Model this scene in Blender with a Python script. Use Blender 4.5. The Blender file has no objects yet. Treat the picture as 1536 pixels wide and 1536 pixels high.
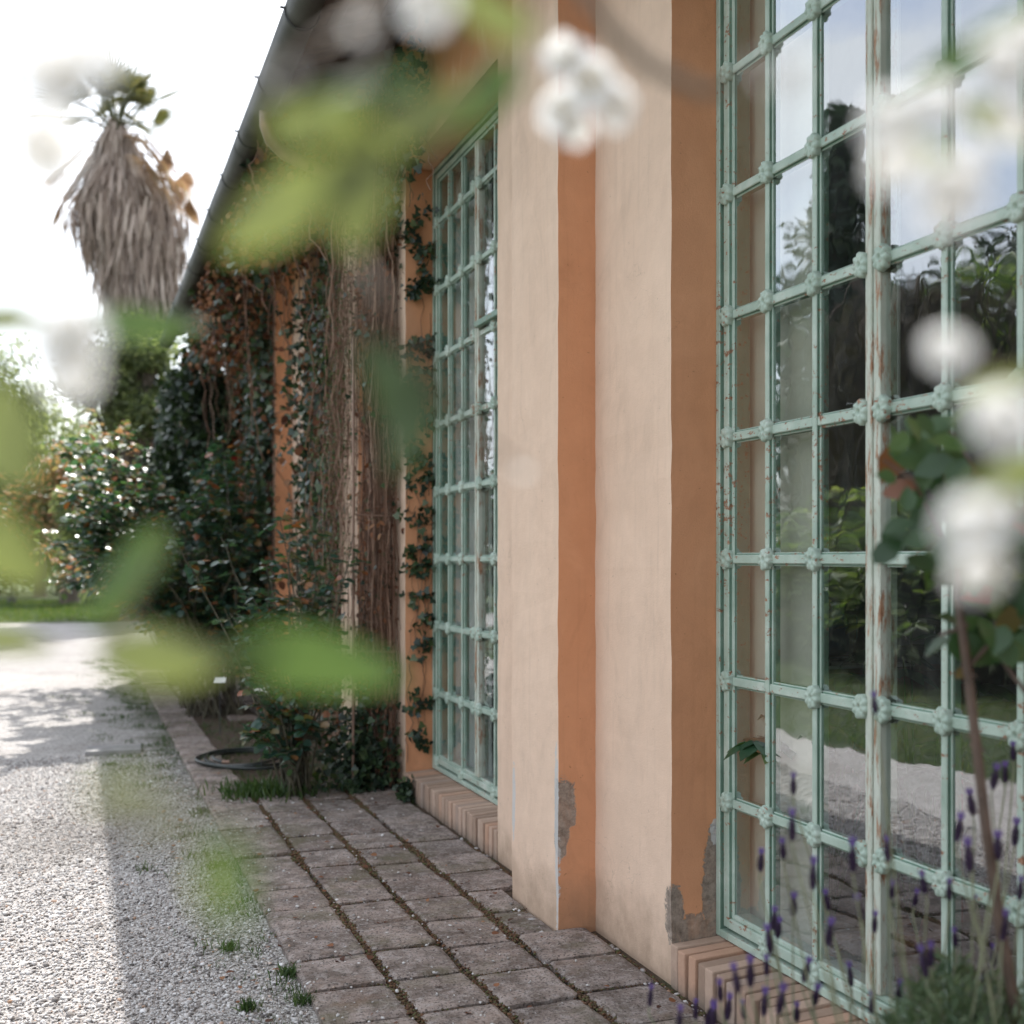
import bpy, bmesh, math, random
import numpy as np
from mathutils import Vector, Matrix

random.seed(7)
RNG = np.random.default_rng(7)
scene = bpy.context.scene
COL = scene.collection
R = math.radians

# ------------------------------------------------------------------ camera
FPX, AX, CAMH = 1792.0, math.atan(653 / 1792.0), 1.55
cam_d = bpy.data.cameras.new("camera")
cam = bpy.data.objects.new("camera", cam_d)
COL.objects.link(cam)
cam.location = (0, 0, CAMH)
cam.rotation_euler = (R(90), 0, -AX)
cam_d.sensor_fit = 'HORIZONTAL'
cam_d.sensor_width = 24.0
cam_d.lens = 28.0
cam_d.shift_y = 70 / 1536.0
cam_d.clip_start = 0.02
cam_d.clip_end = 1000
cam_d.dof.use_dof = True
cam_d.dof.focus_distance = 4.6
cam_d.dof.aperture_fstop = 1.4
scene.camera = cam

# ------------------------------------------------------------------ light
SUN = Vector((0.203, 0.79, 1.0)).normalized()
w = bpy.data.worlds.new("World")
scene.world = w
w.use_nodes = True
nt = w.node_tree
bg = nt.nodes["Background"]
sky = nt.nodes.new("ShaderNodeTexSky")
sky.sky_type = 'NISHITA'
sky.sun_disc = False
sky.sun_elevation = math.asin(SUN.z)
sky.sun_rotation = math.atan2(SUN.x, SUN.y)
sky.air_density = 1.0
sky.dust_density = 2.5
sky.ozone_density = 1.0
tc = nt.nodes.new("ShaderNodeTexCoord")
mp = nt.nodes.new("ShaderNodeMapping")
mp.inputs['Scale'].default_value = (1.6, 1.6, 4.0)
no = nt.nodes.new("ShaderNodeTexNoise")
no.inputs['Scale'].default_value = 1.7
no.inputs['Detail'].default_value = 7
no.inputs['Distortion'].default_value = 0.6
rp = nt.nodes.new("ShaderNodeValToRGB")
rp.color_ramp.elements[0].position = 0.33
rp.color_ramp.elements[1].position = 0.62
rp.color_ramp.elements[0].color = (0.25, 0.25, 0.25, 1)
rp.color_ramp.elements[1].color = (1, 1, 1, 1)
mx = nt.nodes.new("ShaderNodeMixRGB")
mx.inputs[2].default_value = (5.6, 5.9, 6.2, 1)
nt.links.new(tc.outputs['Generated'], mp.inputs['Vector'])
nt.links.new(mp.outputs[0], no.inputs['Vector'])
nt.links.new(no.outputs['Fac'], rp.inputs[0])
nt.links.new(rp.outputs[0], mx.inputs[0])
nt.links.new(sky.outputs[0], mx.inputs[1])
nt.links.new(mx.outputs[0], bg.inputs[0])
bg.inputs[1].default_value = 0.12

sun_d = bpy.data.lights.new("sun", 'SUN')
sun_d.energy = 2.6
sun_d.angle = R(0.5)
sun_d.color = (1.0, 0.97, 0.92)
sun = bpy.data.objects.new("sun", sun_d)
COL.objects.link(sun)
sun.rotation_euler = (-SUN).to_track_quat('-Z', 'Y').to_euler()
sun.location = (4, 14, 20)

scene.view_settings.view_transform = 'Standard'
scene.view_settings.look = 'None'
scene.view_settings.exposure = 1.5
scene.view_settings.gamma = 1.0
scene.render.engine = 'CYCLES'
scene.cycles.use_denoising = True
scene.cycles.max_bounces = 10
scene.cycles.diffuse_bounces = 4
scene.cycles.glossy_bounces = 4
scene.cycles.transmission_bounces = 6
scene.cycles.transparent_max_bounces = 16
scene.cycles.caustics_reflective = False
scene.cycles.caustics_refractive = False
scene.cycles.sample_clamp_indirect = 6

# ------------------------------------------------------------------ helpers
SA, CA = math.sin(AX), math.cos(AX)


def P(x, y, Z):
    """the point of the place seen at (x, y) of the photograph, Z metres in front of the camera"""
    xr = (x - 768) * Z / FPX
    return Vector((xr * CA + Z * SA, -xr * SA + Z * CA, CAMH + (838 - y) * Z / FPX))


def mesh_np(name, V, F, smooth=False):
    V = np.asarray(V, dtype=np.float32)
    F = np.asarray(F, dtype=np.int32)
    me = bpy.data.meshes.new(name)
    n, k = F.shape
    me.vertices.add(len(V))
    me.vertices.foreach_set("co", V.ravel())
    me.loops.add(n * k)
    me.loops.foreach_set("vertex_index", F.ravel())
    me.polygons.add(n)
    me.polygons.foreach_set("loop_start", np.arange(0, n * k, k, dtype=np.int32))
    if smooth:
        me.polygons.foreach_set("use_smooth", np.ones(n, dtype=bool))
    me.update(calc_edges=True)
    me.validate()
    return me


def obj(name, me, mats=None, parent=None):
    o = bpy.data.objects.new(name, me)
    COL.objects.link(o)
    if mats is not None and me is not None and len(me.materials) == 0:
        for m in (mats if isinstance(mats, (list, tuple)) else [mats]):
            me.materials.append(m)
    if parent is not None:
        o.parent = parent
        o.matrix_parent_inverse = Matrix.Translation(-Vector(parent_base(parent)))
    return o


def parent_base(o):
    v = Vector((0, 0, 0))
    while o is not None:
        v = v + o.location
        if o.parent is not None:
            v = v + o.matrix_parent_inverse.translation
        o = o.parent
    return v


def tag(o, label, cat, group=None, kind=None):
    if label: o['label'] = label
    if cat: o['category'] = cat
    if group: o['group'] = group
    if kind: o['kind'] = kind
    return o


def thing(name, loc, label, cat, group=None):
    o = bpy.data.objects.new(name, None)
    o.empty_display_size = 0.1
    COL.objects.link(o)
    o.location = loc
    return tag(o, label, cat, group)


class MB:
    """collects faces into one mesh"""
    def __init__(self):
        self.v, self.f, self.m = [], [], []

    def face(self, idx, m=0):
        self.f.append(tuple(idx)); self.m.append(m)

    def box(self, x0, x1, y0, y1, z0, z1, m=0):
        b = len(self.v)
        self.v += [(x0, y0, z0), (x1, y0, z0), (x1, y1, z0), (x0, y1, z0), (x0, y0, z1), (x1, y0, z1), (x1, y1, z1), (x0, y1, z1)]
        for q in ((0, 3, 2, 1), (4, 5, 6, 7), (0, 1, 5, 4), (1, 2, 6, 5), (2, 3, 7, 6), (3, 0, 4, 7)):
            self.face([b + i for i in q], m)

    def tube(self, pts, radii, n=8, m=0, cap=True):
        pts = [Vector(p) for p in pts]
        if not isinstance(radii, (list, tuple)): radii = [radii] * len(pts)
        b = len(self.v)
        up = Vector((0.31, 0.17, 0.93)).normalized()
        prev = None
        for i, p in enumerate(pts):
            t = (pts[min(i + 1, len(pts) - 1)] - pts[max(i - 1, 0)])
            if t.length < 1e-9: t = Vector((0, 0, 1))
            t.normalize()
            if prev is None:
                a = t.cross(up)
                if a.length < 1e-3: a = t.cross(Vector((1, 0, 0)))
            else:
                a = prev - t * prev.dot(t)
            a.normalize(); prev = a
            c = t.cross(a)
            for k in range(n):
                an = 2 * math.pi * k / n
                q = p + (a * math.cos(an) + c * math.sin(an)) * radii[i]
                self.v.append(tuple(q))
        for i in range(len(pts) - 1):
            for k in range(n):
                k2 = (k + 1) % n
                self.face((b + i * n + k, b + i * n + k2, b + (i + 1) * n + k2, b + (i + 1) * n + k), m)
        if cap:
            self.face([b + k for k in range(n)][::-1], m)
            e = b + (len(pts) - 1) * n
            self.face([e + k for k in range(n)], m)

    def build(self, name, mats=None, parent=None, smooth=False, bevel=0, seg=2, returns=None):
        me = bpy.data.meshes.new(name)
        me.from_pydata(self.v, [], self.f)
        me.polygons.foreach_set("material_index", self.m)
        if bevel:
            bm = bmesh.new(); bm.from_mesh(me)
            bmesh.ops.bevel(bm, geom=list(bm.edges), offset=bevel, segments=seg, affect='EDGES', profile=0.6)
            bm.to_mesh(me); bm.free()
        if smooth:
            me.polygons.foreach_set("use_smooth", [True] * len(me.polygons))
        me.update()
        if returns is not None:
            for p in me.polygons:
                if abs(p.normal.y) > .75 or p.normal.z < -.75: p.material_index = returns  # side and under faces take the darker, shaded copy
        return obj(name, me, mats, parent)


# leaf templates: length along +y, width along x, normal +z
def leaf_template(kind):
    if kind == 'oval':
        V = [(0, 0, 0), (-.20, .18, .05), (-.27, .5, .06), (-.15, .8, .0), (0, 1, -.08), (.15, .8, .0), (.27, .5, .06), (.20, .18, .05), (0, .5, 0)]
        F = [(0, 8, 2, 1), (8, 4, 3, 2), (0, 7, 6, 8), (8, 6, 5, 4)]
    elif kind == 'round':
        V = [(0, 0, 0), (-.32, .12, .05), (-.42, .48, .07), (-.24, .82, .0), (0, 1, -.07), (.24, .82, .0), (.42, .48, .07), (.32, .12, .05), (0, .5, 0)]
        F = [(0, 8, 2, 1), (8, 4, 3, 2), (0, 7, 6, 8), (8, 6, 5, 4)]
    elif kind == 'ivy':
        V = [(0, .1, 0), (-.42, .0, .03), (-.5, .4, .05), (-.22, .62, .0), (0, 1, -.06), (.22, .62, .0), (.5, .4, .05), (.42, .0, .03), (0, .5, 0)]
        F = [(0, 8, 2, 1), (8, 4, 3, 2), (0, 7, 6, 8), (8, 6, 5, 4)]
    elif kind == 'diamond':
        V = [(0, 0, 0), (-.26, .45, .05), (0, 1, 0), (.26, .45, .05)]
        F = [(0, 3, 2, 1)]
    elif kind == 'blade':
        V = [(-.04, 0, 0), (.04, 0, 0), (.03, .6, .1), (-.0, 1, .32)]
        F = [(0, 1, 2, 3)]
    elif kind == 'strip':
        V = [(-.06, 0, 0), (.06, 0, 0), (.10, .5, .06), (.015, 1, 0), (-.015, 1, 0), (-.10, .5, .06)]
        F = [(0, 1, 2, 5), (5, 2, 3, 4)]
    return np.array(V, float), np.array(F, int)


def scatter(pos, dirs, nrm, size, kind, width=None):
    """one array of leaves: base pos, direction of the blade, rough normal, length"""
    T, F = leaf_template(kind)
    pos = np.asarray(pos, float); d = np.asarray(dirs, float); nrm = np.asarray(nrm, float)
    n = len(pos)
    d = d / (np.linalg.norm(d, axis=1, keepdims=True) + 1e-9)
    x = np.cross(d, nrm); x /= (np.linalg.norm(x, axis=1, keepdims=True) + 1e-9)
    z = np.cross(x, d)
    s = np.broadcast_to(np.asarray(size, float), (n,))
    wd = s if width is None else np.broadcast_to(np.asarray(width, float), (n,))
    V = (pos[:, None, :] + T[None, :, 0:1] * x[:, None, :] * wd[:, None, None]
         + T[None, :, 1:2] * d[:, None, :] * s[:, None, None] + T[None, :, 2:3] * z[:, None, :] * s[:, None, None])
    k = len(T)
    Fs = F[None] + (np.arange(n) * k)[:, None, None]
    return V.reshape(-1, 3), Fs.reshape(-1, F.shape[1])


def merge_np(chunks):
    Vs, Fs, o = [], [], 0
    for V, F in chunks:
        Vs.append(V); Fs.append(F + o); o += len(V)
    return np.concatenate(Vs), np.concatenate(Fs)


def rnd_dirs(n, bias=(0, 0, 0), k=1.0):
    d = RNG.normal(size=(n, 3)) * k + np.array(bias)
    return d / (np.linalg.norm(d, axis=1, keepdims=True) + 1e-9)


def tubes_np(paths, rad, n=3):
    """paths (N, M, 3) -> thin tubes"""
    N, M, _ = paths.shape
    t = np.gradient(paths, axis=1)
    t /= np.linalg.norm(t, axis=2, keepdims=True) + 1e-9
    ref = np.array([0.6, 0.75, 0.28])
    a = np.cross(t, ref); a /= np.linalg.norm(a, axis=2, keepdims=True) + 1e-9
    b = np.cross(t, a)
    rad = np.asarray(rad, float)
    if rad.ndim == 1: rad = rad[:, None] * np.ones((1, M))
    V = []
    for k in range(n):
        an = 2 * math.pi * k / n
        V.append(paths + (a * math.cos(an) + b * math.sin(an)) * rad[:, :, None])
    V = np.stack(V, axis=2)  # N M n 3
    idx = np.arange(N * M * n).reshape(N, M, n)
    F = []
    for k in range(n):
        k2 = (k + 1) % n
        F.append(np.stack([idx[:, :-1, k], idx[:, :-1, k2], idx[:, 1:, k2], idx[:, 1:, k]], axis=-1).reshape(-1, 4))
    return V.reshape(-1, 3), np.concatenate(F)


# ------------------------------------------------------------------ materials
def new_mat(name):
    m = bpy.data.materials.new(name)
    m.use_nodes = True
    nt = m.node_tree
    return m, nt, nt.nodes["Principled BSDF"], nt.nodes["Material Output"]


def N(nt, typ, **kw):
    n = nt.nodes.new(typ)
    for k, v in kw.items():
        if k.startswith('i_'):
            n.inputs[k[2:].replace('_', ' ')].default_value = v
        else:
            setattr(n, k, v)
    return n


def ramp(nt, fac, stops):
    r = nt.nodes.new("ShaderNodeValToRGB")
    e = r.color_ramp.elements
    while len(e) < len(stops): e.new(0.5)
    for i, (p, c) in enumerate(stops):
        e[i].position = p
        if not isinstance(c, (tuple, list)): c = (c, c, c)
        e[i].color = (*c, 1)
    if fac is not None: nt.links.new(fac, r.inputs[0])
    return r.outputs[0]


def mixc(nt, fac, a, b, mode='MIX'):
    m = nt.nodes.new("ShaderNodeMixRGB"); m.blend_type = mode
    for i, s in ((0, fac), (1, a), (2, b)):
        if isinstance(s, (int, float)): m.inputs[i].default_value = s if i == 0 else (s, s, s, 1)
        elif isinstance(s, (tuple, list)): m.inputs[i].default_value = (*s, 1)
        else: nt.links.new(s, m.inputs[i])
    return m.outputs[0]


def noise(nt, scale, detail=4, rough=0.55, vec=None, dist=0.0):
    n = N(nt, "ShaderNodeTexNoise")
    n.inputs['Scale'].default_value = scale; n.inputs['Detail'].default_value = detail
    n.inputs['Roughness'].default_value = rough; n.inputs['Distortion'].default_value = dist
    if vec is not None: nt.links.new(vec, n.inputs['Vector'])
    return n.outputs['Fac']


def wpos(nt, scale=None):
    g = N(nt, "ShaderNodeNewGeometry")
    if scale is None: return g.outputs['Position']
    m = N(nt, "ShaderNodeMapping"); m.inputs['Scale'].default_value = scale
    nt.links.new(g.outputs['Position'], m.inputs['Vector'])
    return m.outputs[0]


def bump(nt, h, strength, dist, bsdf, prev=None):
    b = N(nt, "ShaderNodeBump"); b.inputs['Strength'].default_value = strength; b.inputs['Distance'].default_value = dist
    nt.links.new(h, b.inputs['Height'])
    if prev is not None: nt.links.new(prev, b.inputs['Normal'])
    nt.links.new(b.outputs[0], bsdf.inputs['Normal'])
    return b.outputs[0]


def math_(nt, op, a, b=None, c=None, clamp=False):
    m = N(nt, "ShaderNodeMath", operation=op, use_clamp=clamp)
    for i, s in enumerate((a, b, c)):
        if s is None: continue
        if isinstance(s, (int, float)): m.inputs[i].default_value = s
        else: nt.links.new(s, m.inputs[i])
    return m.outputs[0]


def leaf_mat(name, stops, rough=0.45, trans=0.35, spec=0.5, tint=1.3, warm=(1.15, 1.25, 0.5)):
    m, nt, b, out = new_mat(name)
    g = N(nt, "ShaderNodeNewGeometry")
    c = ramp(nt, g.outputs['Random Per Island'], stops)
    nt.links.new(c, b.inputs['Base Color'])
    b.inputs['Roughness'].default_value = rough
    b.inputs['Specular IOR Level'].default_value = spec
    tr = N(nt, "ShaderNodeBsdfTranslucent")
    tcx = mixc(nt, 1.0, c, tuple(tint * x for x in warm), 'MULTIPLY')
    nt.links.new(tcx, tr.inputs['Color'])
    mxs = N(nt, "ShaderNodeMixShader"); mxs.inputs[0].default_value = trans
    nt.links.new(b.outputs[0], mxs.inputs[1]); nt.links.new(tr.outputs[0], mxs.inputs[2])
    nt.links.new(mxs.outputs[0], out.inputs['Surface'])
    return m


def plain(name, col, rough=0.6, var=0.15, scale=6, metal=0.0, bmp=0.0, bscale=60):
    m, nt, b, out = new_mat(name)
    f = noise(nt, scale, 5, vec=wpos(nt))
    lo = tuple(x * (1 - var) for x in col); hi = tuple(min(1, x * (1 + var)) for x in col)
    nt.links.new(ramp(nt, f, [(0.3, lo), (0.7, hi)]), b.inputs['Base Color'])
    b.inputs['Roughness'].default_value = rough; b.inputs['Metallic'].default_value = metal
    if bmp: bump(nt, noise(nt, bscale, 4, vec=wpos(nt)), bmp, 0.01, b)
    return m


# blobs: (centre, radii) where plaster has come off, in place coordinates
OFF = [((1.885, 4.553, 0.53), (0.055, 0.05, 0.13)), ((1.875, 4.553, 0.40), (0.035, 0.05, 0.08)),
       ((2.05, 3.88, 0.24), (0.035, 0.06, 0.12)), ((2.20, 3.88, 0.34), (0.04, 0.05, 0.24)), ((2.12, 3.88, 0.19), (0.08, 0.05, 0.06))]
WHT = [((1.862, 4.58, 0.55), (0.02, 0.022, 0.22)), ((1.862, 5.09, 0.45), (0.02, 0.022, 0.18)), ((2.21, 3.875, 0.55), (0.02, 0.05, 0.05)), ((1.862, 4.57, 0.3), (0.02, 0.014, 0.3))]


def blob_mask(nt, blobs, pos, wob, rim=False):
    acc = None
    for c, r in blobs:
        m = N(nt, "ShaderNodeVectorMath", operation='SUBTRACT'); nt.links.new(pos, m.inputs[0]); m.inputs[1].default_value = c
        d = N(nt, "ShaderNodeVectorMath", operation='DIVIDE'); nt.links.new(m.outputs[0], d.inputs[0]); d.inputs[1].default_value = r
        l = N(nt, "ShaderNodeVectorMath", operation='LENGTH'); nt.links.new(d.outputs[0], l.inputs[0])
        acc = l.outputs['Value'] if acc is None else math_(nt, 'MINIMUM', acc, l.outputs['Value'])
    a = math_(nt, 'ADD', acc, wob)
    return ramp(nt, a, [(0.90, 1.0), (1.0, 0.0)]) if not rim else ramp(nt, a, [(0.86, 0.0), (0.97, 1.0), (1.08, 0.0)])


def plaster(name, base, alt, ochre_top=True):
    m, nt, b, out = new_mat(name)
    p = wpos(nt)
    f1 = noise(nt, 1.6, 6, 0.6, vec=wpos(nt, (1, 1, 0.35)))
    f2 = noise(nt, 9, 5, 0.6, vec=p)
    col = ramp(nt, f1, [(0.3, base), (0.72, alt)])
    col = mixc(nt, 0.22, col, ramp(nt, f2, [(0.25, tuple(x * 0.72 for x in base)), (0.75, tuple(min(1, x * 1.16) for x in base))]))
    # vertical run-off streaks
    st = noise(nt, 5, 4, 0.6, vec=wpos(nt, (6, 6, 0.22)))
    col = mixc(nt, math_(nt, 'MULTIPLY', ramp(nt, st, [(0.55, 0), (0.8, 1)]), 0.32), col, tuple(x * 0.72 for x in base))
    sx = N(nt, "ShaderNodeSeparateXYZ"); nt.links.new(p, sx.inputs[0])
    if ochre_top:   # blends to a deeper ochre towards the top
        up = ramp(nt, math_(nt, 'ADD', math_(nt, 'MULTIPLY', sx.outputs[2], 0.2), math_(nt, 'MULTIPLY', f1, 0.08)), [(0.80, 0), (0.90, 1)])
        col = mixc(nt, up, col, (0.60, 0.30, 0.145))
    # damp dirt near the ground
    lowf = math_(nt, 'ADD', sx.outputs[2], math_(nt, 'MULTIPLY', f2, 0.35))
    col = mixc(nt, ramp(nt, lowf, [(0.16, 0.62), (0.46, 0.0)]), col, (0.23, 0.155, 0.10))
    wob = math_(nt, 'ADD', math_(nt, 'MULTIPLY', math_(nt, 'SUBTRACT', noise(nt, 15, 9, 0.75, vec=p, dist=0.8), 0.5), 1.8), math_(nt, 'MULTIPLY', math_(nt, 'SUBTRACT', noise(nt, 75, 4, 0.7, vec=p), 0.5), 0.5))
    off = blob_mask(nt, OFF, p, wob)
    wht = blob_mask(nt, WHT, p, wob)
    f3 = noise(nt, 26, 8, 0.75, vec=p)
    edge_ = blob_mask(nt, OFF, p, wob, True)
    col = mixc(nt, off, col, ramp(nt, f3, [(0.32, (0.13, 0.10, 0.08)), (0.5, (0.27, 0.215, 0.175)), (0.7, (0.42, 0.345, 0.29))]))
    col = mixc(nt, math_(nt, 'MULTIPLY', edge_, 0.45), col, (0.50, 0.44, 0.38))
    # blotches of older wash, hairline cracks, splash marks
    bl = noise(nt, 2.6, 8, 0.7, vec=wpos(nt, (1, 1, 0.6)), dist=1.2)
    col = mixc(nt, math_(nt, 'MULTIPLY', ramp(nt, bl, [(0.52, 0), (0.66, 1)]), 0.26), col, tuple(min(1, x * 1.12) for x in alt))
    col = mixc(nt, math_(nt, 'MULTIPLY', ramp(nt, bl, [(0.34, 1), (0.46, 0)]), 0.28), col, tuple(x * 0.70 for x in base))
    ck = N(nt, 'ShaderNodeTexVoronoi', feature='DISTANCE_TO_EDGE'); ck.inputs['Scale'].default_value = 1.7
    wv = N(nt, 'ShaderNodeVectorMath', operation='ADD'); nz = N(nt, 'ShaderNodeTexNoise'); nz.inputs['Scale'].default_value = 3.0; nz.inputs['Detail'].default_value = 6; nt.links.new(p, nz.inputs['Vector'])
    nt.links.new(p, wv.inputs[0]); nt.links.new(nz.outputs['Color'], wv.inputs[1]); nt.links.new(wv.outputs[0], ck.inputs['Vector'])
    crack = math_(nt, 'MULTIPLY', ramp(nt, ck.outputs['Distance'], [(0.0, 1), (0.004, 0)]), ramp(nt, noise(nt, 1.1, 2, vec=p), [(0.55, 0), (0.65, 0.5)]))
    col = mixc(nt, crack, col, tuple(x * 0.45 for x in base))
    col = mixc(nt, math_(nt, 'MULTIPLY', wht, 0.85), col, (0.52, 0.51, 0.50))
    # small dark specks
    sp = noise(nt, 55, 2, 0.5, vec=p)
    col = mixc(nt, math_(nt, 'MULTIPLY', ramp(nt, sp, [(0.74, 0), (0.78, 1)]), 0.45), col, tuple(x * 0.35 for x in base))
    nt.links.new(col, b.inputs['Base Color'])
    b.inputs['Roughness'].default_value = 0.9
    b.inputs['Specular IOR Level'].default_value = 0.25
    h = math_(nt, 'ADD', math_(nt, 'MULTIPLY', noise(nt, 160, 3, 0.6, vec=p), 0.25), math_(nt, 'MULTIPLY', noise(nt, 14, 4, 0.5, vec=p), 0.6))
    h = math_(nt, 'SUBTRACT', h, math_(nt, 'MULTIPLY', off, 0.7))
    bump(nt, h, 0.55, 0.012, b)
    return m


M_PALE = plaster("plaster_pale", (0.685, 0.49, 0.365), (0.745, 0.555, 0.425), True)  # paler tone for the front faces
M_OCHRE = plaster("plaster_ochre", (0.60, 0.275, 0.14), (0.68, 0.345, 0.195), False)  # deeper orange tone for the side faces


def mat_frame(name, c0, c1, c2):
    m, nt, b, out = new_mat(name)
    p = wpos(nt)
    f = noise(nt, 7, 5, 0.6, vec=p)
    col = ramp(nt, f, [(0.3, c0), (0.55, c1), (0.75, c2)])
    f2 = noise(nt, 48, 6, 0.7, vec=wpos(nt, (1, .55, 1)))
    big = noise(nt, 1.6, 3, vec=p)
    rust = ramp(nt, math_(nt, 'ADD', f2, math_(nt, 'MULTIPLY', math_(nt, 'SUBTRACT', big, 0.5), 0.35)), [(0.60, 0), (0.65, 1)])
    col = mixc(nt, rust, col, ramp(nt, noise(nt, 90, 3, vec=p), [(0.3, (0.17, 0.075, 0.04)), (0.7, (0.38, 0.20, 0.12))]))
    g = N(nt, "ShaderNodeNewGeometry")
    # paint and rust, alike on every face
    nt.links.new(col, b.inputs['Base Color'])
    b.inputs['Roughness'].default_value = 0.5
    h = math_(nt, 'SUBTRACT', noise(nt, 60, 5, 0.6, vec=p), math_(nt, 'MULTIPLY', rust, 0.5))
    bump(nt, h, 0.35, 0.006, b)
    return m


def mat_rusty():
    m, nt, b, out = new_mat("worn_mullion_paint")
    p = wpos(nt)
    f = noise(nt, 7, 5, 0.6, vec=p)
    col = ramp(nt, f, [(0.3, (0.42, 0.46, 0.38)), (0.7, (0.58, 0.60, 0.52))])
    f2 = noise(nt, 9, 7, 0.72, vec=wpos(nt, (3, 5, 0.7)))
    rust = ramp(nt, f2, [(0.52, 0), (0.60, 1)])
    col = mixc(nt, rust, col, ramp(nt, noise(nt, 60, 3, vec=p), [(0.3, (0.24, 0.11, 0.055)), (0.7, (0.45, 0.27, 0.17))]))
    nt.links.new(col, b.inputs['Base Color'])
    b.inputs['Roughness'].default_value = 0.65
    bump(nt, math_(nt, 'SUBTRACT', noise(nt, 60, 5, 0.6, vec=p), math_(nt, 'MULTIPLY', rust, 0.5)), 0.4, 0.006, b)
    return m


M_FRAME, M_RUSTY = mat_frame("mint_paint_iron", (0.295, 0.385, 0.315), (0.40, 0.485, 0.41), (0.525, 0.575, 0.505)), mat_rusty()
M_REBATE_SHADE = mat_frame("green_rebate_shade", (0.125, 0.215, 0.16), (0.175, 0.275, 0.21), (0.25, 0.345, 0.275))  # darker green for rebates; shade put into side and under faces


def mat_glass():
    m, nt, b, out = new_mat("old_window_glass")
    nt.nodes.remove(b)
    p = wpos(nt)
    fr = N(nt, "ShaderNodeFresnel"); fr.inputs['IOR'].default_value = 3.8
    gl = N(nt, "ShaderNodeBsdfGlossy"); gl.inputs['Roughness'].default_value = 0.015; gl.inputs['Color'].default_value = (0.95, 0.97, 1, 1)
    tr = N(nt, "ShaderNodeBsdfTransparent"); tr.inputs['Color'].default_value = (0.90, 0.94, 0.91, 1)
    bm = N(nt, "ShaderNodeBump"); bm.inputs['Strength'].default_value = 0.10; bm.inputs['Distance'].default_value = 0.01
    nt.links.new(noise(nt, 5.0, 2, 0.4, vec=p), bm.inputs['Height'])
    nt.links.new(bm.outputs[0], gl.inputs['Normal'])
    mxs = N(nt, "ShaderNodeMixShader")
    gm = N(nt, "ShaderNodeNewGeometry")
    nt.links.new(math_(nt, 'MULTIPLY', fr.outputs[0], math_(nt, 'SUBTRACT', 1.0, gm.outputs['Backfacing'])), mxs.inputs[0]); nt.links.new(tr.outputs[0], mxs.inputs[1]); nt.links.new(gl.outputs[0], mxs.inputs[2])
    # film of dust, heavier along the bottom panes
    df = N(nt, "ShaderNodeBsdfDiffuse"); df.inputs['Color'].default_value = (0.40, 0.43, 0.42, 1)
    sx = N(nt, "ShaderNodeSeparateXYZ"); nt.links.new(p, sx.inputs[0])
    low = ramp(nt, math_(nt, 'ADD', sx.outputs[2], math_(nt, 'MULTIPLY', noise(nt, 4, 4, vec=p), 0.25)), [(0.28, 0.30), (0.60, 0.0)])
    sm = math_(nt, 'MULTIPLY', ramp(nt, noise(nt, 3.5, 6, 0.65, vec=wpos(nt, (1, 1, 0.5)), dist=0.6), [(0.45, 0.0), (0.75, 1.0)]), 0.07)
    fac = math_(nt, 'MULTIPLY', math_(nt, 'ADD', math_(nt, 'ADD', low, sm), 0.012), math_(nt, 'SUBTRACT', 1.0, gm.outputs['Backfacing']))
    mx2 = N(nt, "ShaderNodeMixShader"); nt.links.new(fac, mx2.inputs[0])
    nt.links.new(mxs.outputs[0], mx2.inputs[1]); nt.links.new(df.outputs[0], mx2.inputs[2])
    nt.links.new(mx2.outputs[0], out.inputs['Surface'])
    return m


M_GLASS = mat_glass()


def mat_brick():
    m, nt, b, out = new_mat("sill_brick")
    g = N(nt, "ShaderNodeNewGeometry"); p = g.outputs['Position']
    c = ramp(nt, g.outputs['Random Per Island'], [(0.0, (0.33, 0.24, 0.185)), (0.35, (0.45, 0.335, 0.265)), (0.65, (0.53, 0.405, 0.33)), (0.9, (0.50, 0.31, 0.215)), (1, (0.38, 0.315, 0.275))])
    f = noise(nt, 22, 6, 0.65, vec=p)
    c = mixc(nt, 0.6, c, mixc(nt, f, (0.15, 0.11, 0.09), (0.58, 0.50, 0.44)), 'SOFT_LIGHT')
    sx = N(nt, "ShaderNodeSeparateXYZ"); nt.links.new(p, sx.inputs[0])
    c = mixc(nt, ramp(nt, math_(nt, 'ADD', sx.outputs[2], math_(nt, 'MULTIPLY', f, 0.08)), [(0.04, 0.6), (0.11, 0)]), c, (0.15, 0.125, 0.10))
    nt.links.new(c, b.inputs['Base Color']); b.inputs['Roughness'].default_value = 0.92
    bump(nt, noise(nt, 70, 5, 0.7, vec=p), 0.6, 0.008, b)
    return m


M_BRICK = mat_brick()
M_MORTAR = plain("sill_mortar", (0.07, 0.055, 0.045), 0.95, 0.3, 30, bmp=0.5)


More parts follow.
